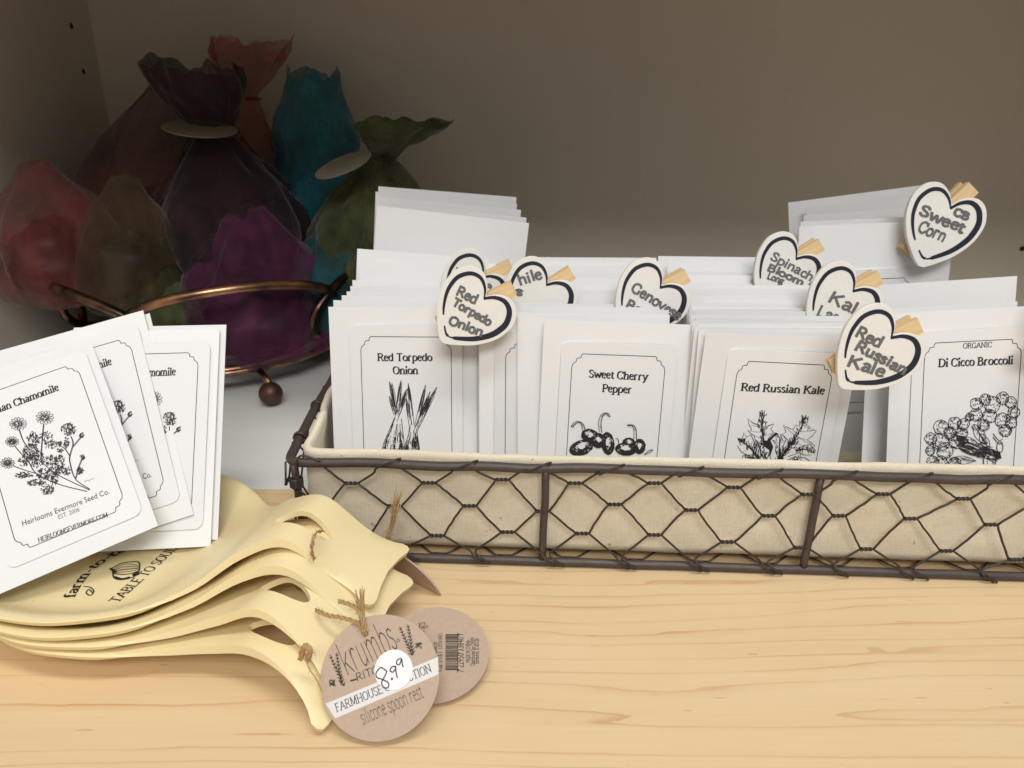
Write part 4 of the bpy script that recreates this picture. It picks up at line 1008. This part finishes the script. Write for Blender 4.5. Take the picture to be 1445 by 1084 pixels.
def spoon(C, yaw, zz, label, sv=-.003, tilt=0.0):
    me, hf = spoon_mesh(ZU, zz, sv)
    M = Matrix.Translation(C) @ Matrix.Rotation(yaw, 4, 'Z') @ Matrix.Rotation(tilt, 4, 'Y')
    o = link('spoon_rest', me); o.matrix_world = M; tag(o, label, 'spoon rest')
    m = o.modifiers.new('thickness', 'SOLIDIFY'); m.thickness = .0027; m.offset = -1; m.use_rim = True
    m = o.modifiers.new('round', 'BEVEL'); m.width = .0011; m.segments = 3; m.limit_method = 'ANGLE'; m.angle_limit = R(50); m.harden_normals = True
    return o, M
s1, MS = spoon((-.2172, .3496, .0122), R(-14.0), [.0135, .0130, .0125, .0178, .0334, .0408, .0255, .0132], 'cream silicone spoon rest on top of the stack, printed with garlic and lettering')
spoon((-.2130, .3455, .0082), R(-17.0), [.0135, .0130, .0132, .0180, .0310, .0370, .0235, .0060], 'cream silicone spoon rest second from the top of the stack')
spoon((-.2090, .3470, .0042), R(-27.5), [.0135, .0130, .0120, .0140, .0225, .0325, .0240, .0050], 'cream silicone spoon rest third from the top of the stack')
spoon((-.2040, .3475, .0003), R(-32.5), [.0135, .0130, .0115, .0122, .0165, .0225, .0180, .0004], 'cream silicone spoon rest at the bottom of the stack, touching the wood', -.0075)
# print on the dish of the top one
ik = Ink(.00325); f = Px(MS, .0031); f5 = f.off(0, 660, 3.6125)
ik.text_curve('farm-to-table', [f5(378, 662), f5(432, 572), f5(500, 505), f5(580, 455), f5(665, 415), f5(760, 380)], .0048, thick=1.5, thin=.8)
stroke(ik, f5, [(428, 606), (462, 612), (478, 632), (462, 652), (440, 640), (452, 622), (474, 640)], .0006)
stroke(ik, f5, [(545, 425), (560, 418), (575, 436), (560, 452), (545, 440)], .0005)
ik.text('TABLE TO SOUL', f5(600, 690), f5(905, 412), .0052, thick=1.25, thin=.5)
for A in (((562, 516), (582, 508), (615, 490), (660, 482), (705, 482), (712, 510), (700, 545), (660, 565), (610, 572), (580, 560), (575, 530), (562, 516)),): stroke(ik, f5, A, .0007)
for o_ in (0, .2, .4, .6, .8): stroke(ik, f5, [(580, 520+o_*25), (625, 496+o_*62), (668, 494+o_*58), (706, 500+o_*34)], .0006 if o_ in (.4, .8) else .0004)
stroke(ik, f5, [(562, 516), (575, 522), (590, 535)], .0013); stroke(ik, f5, [(585, 558), (620, 568), (660, 560)], .0013); ik.poly([f5(*p) for p in ((672, 545), (700, 530), (710, 545), (680, 556))])
ik.build('printed_design', M_INK, s1)

# ================================================================== HANG TAGS AND TWINE
def disc_mesh(name, r, th, hole, mat):
    vs, fs = [], []; n = 72; m = 20; hr = .0016
    for z in (0, -th):
        vs += [(r*cos(2*pi*k/n), r*sin(2*pi*k/n), z) for k in range(n)]
        vs += [(hole[0]+hr*cos(2*pi*k/m), hole[1]+hr*sin(2*pi*k/m), z) for k in range(m)]
    tess = geometry.tessellate_polygon([[Vector(v) for v in vs[:n]], [Vector(v) for v in vs[n:n+m][::-1]]])
    idx = list(range(n))+list(range(n, n+m))[::-1]; o = n+m
    for t in tess:
        t = [idx[i] for i in t]; A, B_, C_ = [Vector(vs[i]) for i in t]
        if (B_-A).cross(C_-A).z < 0: t = t[::-1]
        fs.append(tuple(t)); fs.append(tuple(i+o for i in t[::-1]))
    for k in range(n): fs.append((k, o+k, o+(k+1) % n, (k+1) % n))
    for k in range(m): fs.append((n+k, n+(k+1) % m, o+n+(k+1) % m, o+n+k))
    return mesh(name, vs, fs, mat)
TR_ = .0245
def twine(parent, pts, strands=3, r=.00042, tw=26, fuzz=10, seed=1, spread=.0005, taper_=False):
    rnd = random.Random(seed); vs, fs = [], []; I = parent.matrix_world.inverted()
    P = catmull(pts, 10); n = len(P)
    for s in range(strands):
        q = []
        for i, p in enumerate(P):
            t = (P[min(i+1, n-1)]-P[max(i-1, 0)]).normalized(); a = t.cross(Vector((.2, .3, 1))).normalized(); b = t.cross(a); ph = 2*pi*s/strands + i/n*tw
            q.append(I @ (p + (a*cos(ph)+b*sin(ph))*spread))
        add_tube(vs, fs, q, r, 6)
    for k in range(fuzz):
        i = rnd.randint(0, n-2); v = Vector((rnd.gauss(0, 1), rnd.gauss(0, 1), rnd.gauss(0, 1))).normalized(); d = rnd.uniform(.0012, .0036)
        add_tube(vs, fs, [I @ P[i], I @ (P[i]+v*d*.5+Vector((0, 0, .0004))), I @ (P[i]+v*d+(P[i+1]-P[i])*2)], .00009, 4)
    o = link('twine', mesh('twine', vs, fs, M_TWINE, True), parent); return o
def fray(parent, a, b, n, spread, seed):
    rnd = random.Random(seed); vs, fs = [], []; I = parent.matrix_world.inverted()
    for k in range(n):
        o0 = Vector((rnd.gauss(0, 1), rnd.gauss(0, 1), rnd.gauss(0, 1)))*spread*.25; o1 = Vector((rnd.gauss(0, 1), rnd.gauss(0, 1), rnd.gauss(0, 1)))*spread
        l = rnd.uniform(.6, 1.08); e = a.lerp(b, l)
        add_tube(vs, fs, [I @ q for q in catmull([a+o0, a.lerp(b, l*.5)+o0+o1*.3, e+o1], 4)], rnd.uniform(.00010, .00024), 4)
    link('twine', mesh('twine', vs, fs, M_TWINE, True), parent)
def hang_tag(P, up_px, n, label, hole_px=None, thick=.0008):
    n = Vector(n).normalized(); y = on_plane(up_px[0], up_px[1], P, n)-P
    M = frame_at(P, y.normalized().cross(n), n); o = empty('hang_tag', M, label, 'hang tag')
    hole = local_px(M, *hole_px) if hole_px else (0, TR_*.80)
    c = link('card', disc_mesh('card', TR_, thick, hole, M_KRAFT), o); return o, M, c
# front tag
n1 = Vector((-.03, -.73, .69)).normalized(); Pb = on_z(531, 1042, .0040); P = on_plane(536, 954.5, Pb, n1)
t1, M1, c1 = hang_tag(P, (515, 893), n1, 'round kraft hang tag with a white price sticker reading 8.99', (515.5, 893.5))
f = Px(M1, 0.0); f8 = f.off(440, 820, 4.518)
def band(ik, pts): ik.poly([f8(*p) for p in pts])
ib = Ink(.00006); band(ib, [(88, 782), (805, 484), (806, 596), (150, 876)])
me = ib.build('printed_band', M_BAND, c1)
ik = Ink(.00014)
ik.text('krumbs', f8(222, 602), f8(556, 420), .0125, serif=False, thick=.36)
ik.text('RITCHEN', f8(288, 640), f8(560, 532), .0030, serif=False, thick=.75); stroke(ik, f8, [(248, 636), (285, 626)], .0006)
ik.text('FARMHOUSE', f8(158, 836), f8(455, 712), .0032, thick=1.0, thin=.45); ik.text('COLLECTION', f8(470, 706), f8(768, 576), .0032, thick=1.0, thin=.45)
ik.text('silicone spoon rest', f8(325, 918), f8(716, 742), .0056, serif=False, thick=.42)
stroke(ik, f8, ell(551, 379, 9, 9), .0002, 2)
rnd = random.Random(4)
for (a, b_) in (((205, 665), (115, 470)), ((190, 650), (158, 455)), ((640, 470), (560, 290)), ((645, 465), (612, 275))):
    stroke(ik, f8, [a, b_], .00022)
    for k in range(9):
        t = k/9; x = a[0]+(b_[0]-a[0])*t; y = a[1]+(b_[1]-a[1])*t
        for sg in (-1, 1):
            L = 27*(1-.5*t); ang = atan2(b_[1]-a[1], b_[0]-a[0])+sg*.75; ik.line([f8(x, y), f8(x+cos(ang)*L, y+sin(ang)*L)], lambda q, d: .0006*(1-.8*q))
for cx, cy in ((130, 650), (680, 415)):
    for k in range(9): stroke(ik, f8, [(cx+rnd.uniform(-22, 22), cy+rnd.uniform(-24, 24)), (cx+rnd.uniform(-22, 22), cy+rnd.uniform(-24, 24))], .0004)
ik.build('printed_lettering', M_INK, c1)
pc = f8(522, 566); pr = (f8(655, 566)[0]-f8(390, 566)[0])/2
vs = [(pc[0]+pr*cos(2*pi*k/40), pc[1]+pr*sin(2*pi*k/40), .00038) for k in range(40)] + [(pc[0]+pr*cos(2*pi*k/40), pc[1]+pr*sin(2*pi*k/40), .0001) for k in range(40)]
ps = link('price_sticker', mesh('price_sticker', vs, [tuple(range(40))]+[(k, k+40, (k+1) % 40+40, (k+1) % 40) for k in range(40)], M_PRICE), t1)
ik = Ink(.00046)
stroke(ik, f8, [(470, 568), (440, 552), (412, 585), (416, 615), (452, 628), (490, 650), (486, 680), (460, 678), (446, 650), (462, 615), (478, 580), (470, 566)], .0005)
stroke(ik, f8, [(533, 545), (512, 548), (500, 572), (520, 580), (536, 556), (534, 545), (540, 590), (546, 618)], .0005)
stroke(ik, f8, [(572, 494), (548, 502), (542, 528), (560, 532), (574, 500), (578, 530), (584, 548)], .0005); ik.disc(f8(512, 624), .0005, 8)
ik.build('price_lettering', M_INK, ps)
# barcode tag behind it, lying nearly flat
n2 = Vector((.02, -.26, .965)).normalized(); P = on_z(613, 921, .0095)
t2, M2_, c2_ = hang_tag(P, (613, 890), n2, 'round kraft hang tag with a barcode lying half under the front tag', (566, 934))
f = Px(M2_, 0); fb = f.off(440, 820, 4.518); ik = Ink(.0001); rnd = random.Random(12)
y = 340
while y < 572:
    h = rnd.choice((2.5, 3.5, 5, 7)); long_ = 22 if (y < 352 or y > 560 or 450 < y < 462) else 0
    ik.poly([fb(852, y), fb(932+long_*.4, y), fb(932+long_*.4, y+h), fb(852, y+h)]); y += h+rnd.choice((2.5, 3, 4.5))
for s, x, y0, y1, h in (('7 22950 33840 7', 968, 584, 332, .0030), ('MADE IN CHINA', 1010, 520, 378, .0021), ('Distributed by: DWM', 1040, 540, 362, .0021), ('Elmhurst, IL 60126', 1066, 528, 368, .0021), ('PO#: 31118-3   LOT# 0421', 832, 578, 336, .0019), ('KRUMBS.COM', 800, 460, 390, .0017)):
    ik.sans(s, fb(x, y0), fb(x, y1), h)
ik.text('savings', fb(722, 400), fb(722, 262), .0040, serif=False, thick=.6)
ik.build('printed_lettering', M_INK, c2_)
# third tag, leaning under the top handle with its face turned down
n3 = (RT*-.74 + UP*-.84 - FW*.74).normalized(); P = on_y(572, 816, .346)
t3, M3, c3_ = hang_tag(P, (548, 780), n3, 'shaded kraft hang tag leaning under the top spoon rest handle by the basket')
# twine
Z = lambda x, y, d: on_y(x, y, d)
hole1 = on_plane(515.5, 893.5, M1.translation, n1)
dz1 = hole1.y
twine(t1, [hole1-n1*.002, hole1+n1*.0012, hole1+n1*.002+(ray(512, 872)-ray(515, 893))*.34, on_plane(500, 856, hole1+n1*.002, n1), on_plane(478, 848, hole1-n1*.001, n1)], 3, .00045, 24, 26, 2, .0006)
twine(t1, [hole1+n1*.001, on_plane(506, 880, hole1+n1*.0015, n1), on_plane(484, 872, hole1+n1*.001, n1), on_plane(462, 868, hole1-n1*.001, n1), on_plane(446, 861, hole1-n1*.006, n1)], 3, .00045, 24, 22, 5, .0006)
fray(t1, hole1+n1*.002, on_plane(507, 834, hole1+n1*.004, n1), 34, .0012, 8)
pt = [on_z(455, 750, .052), on_z(447, 752, .0595), on_z(441, 764, .0590), on_z(440, 780, .052), on_z(445, 792, .044), on_z(452, 800, .040)]
twine(t3, pt, 2, .00040, 20, 18, 3, .0005)
fray(t3, on_y(546, 770, .347), on_y(562, 693, .350), 46, .0016, 9)
fray(t3, on_y(543, 776, .346), on_y(550, 742, .348), 20, .0010, 19)
q = on_z(431, 921, .0335)
twine(t2, [on_z(424, 930, .030), on_z(430, 912, .0375), on_z(437, 918, .0365), on_z(434, 932, .031)], 4, .0006, 10, 24, 6, .0007)
twine(t2, [on_z(432, 930, .033), on_z(437, 944, .030), on_z(446, 958, .026), on_z(454, 976, .021)], 1, .00028, 4, 3, 7, .0001)

# ================================================================== COPPER WIRE BOWL WITH ORGANZA BAGS
BC = Vector((-.275, .702, 0))
bowl = empty('wire_bowl', Matrix.Translation(BC), 'copper wire bowl of petal loops on ball feet, holding organza bags', 'bowl')
def pol(a, r, z): return Vector((cos(a)*r, sin(a)*r, z))
for k in range(5):
    a0 = R(-62+72*k)
    pts = []
    for j in range(44):
        th = 2*pi*j/44; s = sin(th)
        hw = R(44)
        pts.append(pol(a0+hw*cos(th), .127+.013*s, .050+(.047 if s > 0 else .027)*s))
    tube('petal_loop', pts, .0040, M_COPPER, bowl, 10, True)
for r, z in ((.118, .022), (.060, .016)): tube('base_ring', [pol(2*pi*k/60, r, z) for k in range(60)], .0030, M_COPPER, bowl, 10, True)
for k in range(5): tube('spoke', [pol(R(-26+72*k), .060, .016), pol(R(-26+72*k), .118, .022)], .0024, M_COPPER, bowl)
def uv_ball(name, c, r, mat, parent, sq=1.0):
    bm = bmesh.new(); bmesh.ops.create_uvsphere(bm, u_segments=20, v_segments=12, radius=r)
    for v in bm.verts: v.co = Vector((v.co.x, v.co.y, v.co.z*sq)) + c
    for f_ in bm.faces: f_.smooth = True
    me = bpy.data.meshes.new(name); bm.to_mesh(me); bm.free(); me.materials.append(mat); return link(name, me, parent)
bq = on_z(384, 571, 0)-BC
fa = atan2(bq.y, bq.x)
for k in range(4):
    fr_ = bq.length if k == 0 else .125
    ft = uv_ball('ball_foot', pol(fa+k*pi/2, fr_, .0096), .0096, M_BALL, bowl)
    tube('foot_stub', [pol(fa+k*pi/2, .116, .022), pol(fa+k*pi/2, fr_, .019)], .0026, M_COPPER, bowl)
def bag(name, base, neck, tip, R0, Rn, Rt, col, alpha, label, seed, squash=1.0, nf=9, inner=None, cat='gift bag', string=True, rag=1.0):
    """cloth pouch: body from base to neck, gathered, then a flared ruffle"""
    rnd = random.Random(seed); base, neck, tip = Vector(base), Vector(neck), Vector(tip)
    o = empty(name, Matrix.Translation(base), label, cat)
    prof = [(0, .05), (.02, .50), (.08, .78), (.18, .94), (.34, 1.0), (.52, .97), (.68, .82), (.80, .62), (.90, .40)]
    rings = []; nseg = 88
    ph = [rnd.uniform(0, 6.28) for _ in range(4)]
    for t, k in prof: rings.append((base.lerp(neck, t), max(R0*k, Rn*t), .01+.05*t))
    rings.append((neck, Rn, .16))
    m = 6
    for i in range(1, m+1):
        t = i/m; rings.append((neck.lerp(tip, t), Rn+(Rt-Rn)*smooth(0, 1, t)**.8, .14+.16*t))
    vs, fs = [], []
    R1 = [rings[0]]
    for a, b in zip(rings, rings[1:]):
        for q in (.25, .5, .75, 1): R1.append((a[0].lerp(b[0], q), a[1]+(b[1]-a[1])*q, a[2]+(b[2]-a[2])*q))
    for i, (c, r, am) in enumerate(R1):
        up = i/len(R1)
        for k in range(nseg):
            a = 2*pi*k/nseg
            fo = (am if string else .03)*(sin(nf*a+ph[0]+1.5*up)*.45+sin((nf*2+3)*a+ph[1])*.20+sin(2*a+ph[2])*.35)
            d3 = Vector((cos(a)*1.3+seed*3.1, sin(a)*1.3, up*3.2))
            rid = 1-abs(noise.noise(d3*1.7))*2; rid2 = 1-abs(noise.noise(d3*4.1))*2
            wv = noise.noise(d3)*.34 + (rid-.5)*.16 + (rid2-.5)*.06
            rr = r*(1+fo+wv*(1 if am < .14 else .5)*(1 if string else .72))
            tq = max(0, (i-(len(R1)-9))/9)
            zz = rag*tq*(noise.noise(Vector((cos(a)*1.2+seed*2, sin(a)*1.2, 3)))*.6+noise.noise(Vector((cos(a)*4+seed*2, sin(a)*4, 8)))*.25)*Rt
            v = c + Vector((cos(a)*rr, sin(a)*rr*squash, zz + noise.noise(d3*2+Vector((9, 0, 0)))*.004)) - base; vs.append(v)
    for i in range(len(R1)-1):
        for k in range(nseg): fs.append((i*nseg+k, i*nseg+(k+1) % nseg, (i+1)*nseg+(k+1) % nseg, (i+1)*nseg+k))
    fs.append(tuple(range(nseg))[::-1])
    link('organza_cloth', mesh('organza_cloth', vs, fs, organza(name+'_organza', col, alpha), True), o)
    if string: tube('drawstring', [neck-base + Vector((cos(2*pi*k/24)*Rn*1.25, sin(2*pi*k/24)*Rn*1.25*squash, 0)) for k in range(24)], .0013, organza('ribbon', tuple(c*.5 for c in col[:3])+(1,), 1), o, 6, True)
    if inner:
        vs, fs = [], []; n1, n2 = 26, 18
        for i in range(n2+1):
            la = -pi/2+pi*i/n2
            for k in range(n1):
                a = 2*pi*k/n1; d = Vector((cos(la)*cos(a), cos(la)*sin(a), sin(la))); q = 1+noise.noise(d*2.2+Vector((seed, 0, 0)))*.30
                vs.append((base.lerp(neck, .33)-base)+Vector((d.x*R0*.70*q, d.y*R0*.70*q*squash, d.z*(neck-base).length*.27*q)))
        for i in range(n2):
            for k in range(n1): fs.append((i*n1+k, i*n1+(k+1) % n1, (i+1)*n1+(k+1) % n1, (i+1)*n1+k))
        link('wrapped_contents', mesh('wrapped_contents', vs, fs, Mat('contents', inner, .5).m, True), o)
    return o
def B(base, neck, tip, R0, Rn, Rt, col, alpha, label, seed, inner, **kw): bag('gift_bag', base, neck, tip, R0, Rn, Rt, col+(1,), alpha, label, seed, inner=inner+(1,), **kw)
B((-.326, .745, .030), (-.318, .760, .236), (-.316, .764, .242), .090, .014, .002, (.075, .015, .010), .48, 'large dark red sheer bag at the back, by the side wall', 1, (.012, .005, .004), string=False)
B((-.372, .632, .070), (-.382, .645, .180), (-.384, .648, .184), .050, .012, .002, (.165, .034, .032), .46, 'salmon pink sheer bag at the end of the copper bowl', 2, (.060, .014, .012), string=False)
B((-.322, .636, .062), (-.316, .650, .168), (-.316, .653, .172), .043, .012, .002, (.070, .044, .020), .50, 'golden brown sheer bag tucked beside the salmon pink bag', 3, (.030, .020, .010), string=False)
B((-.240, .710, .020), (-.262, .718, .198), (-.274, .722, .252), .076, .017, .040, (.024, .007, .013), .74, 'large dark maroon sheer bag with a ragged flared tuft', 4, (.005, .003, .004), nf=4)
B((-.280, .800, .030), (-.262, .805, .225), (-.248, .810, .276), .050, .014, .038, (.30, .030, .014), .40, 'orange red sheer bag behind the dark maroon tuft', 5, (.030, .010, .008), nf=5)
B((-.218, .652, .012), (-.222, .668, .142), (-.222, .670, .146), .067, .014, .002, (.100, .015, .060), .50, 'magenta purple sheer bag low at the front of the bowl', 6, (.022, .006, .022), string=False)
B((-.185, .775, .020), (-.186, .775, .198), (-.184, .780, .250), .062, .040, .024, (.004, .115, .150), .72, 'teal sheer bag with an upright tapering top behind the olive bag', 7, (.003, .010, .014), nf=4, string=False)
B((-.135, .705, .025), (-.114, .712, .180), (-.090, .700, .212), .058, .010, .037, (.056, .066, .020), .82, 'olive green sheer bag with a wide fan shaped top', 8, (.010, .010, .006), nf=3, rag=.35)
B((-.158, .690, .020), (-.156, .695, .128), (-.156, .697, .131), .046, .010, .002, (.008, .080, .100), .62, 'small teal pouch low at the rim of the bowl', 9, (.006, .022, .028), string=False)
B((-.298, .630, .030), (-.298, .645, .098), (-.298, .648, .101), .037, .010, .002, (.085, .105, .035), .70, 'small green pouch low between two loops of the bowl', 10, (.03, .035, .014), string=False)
def oval_tag(c, n, lng, r, label, seed):
    n = Vector(n).normalized(); M = frame_at(Vector(c), Vector(lng), n); o = empty('paper_tag', M, label, 'paper tag')
    vs = []; m = 40
    for z in (0, -.0007): vs += [(r*cos(2*pi*k/m), r*.98*sin(2*pi*k/m), z) for k in range(m)]
    fs = [tuple(range(m)), tuple(range(2*m-1, m-1, -1))] + [(k, m+k, m+(k+1) % m, (k+1) % m) for k in range(m)]
    c_ = link('card', mesh('card', vs, fs, M_CARD), o)
    ik = Ink(.0001); rnd = random.Random(seed)
    for k in range(5): ik.line([(-r*.6, r*(.5-.22*k)), (r*rnd.uniform(.2, .6), r*(.5-.22*k))], .0006)
    ik.build('printed_lines', M_INK, c_)
oval_tag(on_y(282, 181, .690), (.13, -.13, .98), (1, 0, -.20), .030, 'oval looking paper tag tilted on the neck of the maroon bag', 1)
oval_tag(on_y(484, 232, .668), (-.30, -.24, .93), (1, 0, .36), .025, 'oval looking paper tag sloping up to the neck of the olive bag', 2)

for o in SC.objects:
    if o.get('label') and not 4 <= len(o['label'].split()) <= 16: print('LABEL', o.name, len(o['label'].split()))
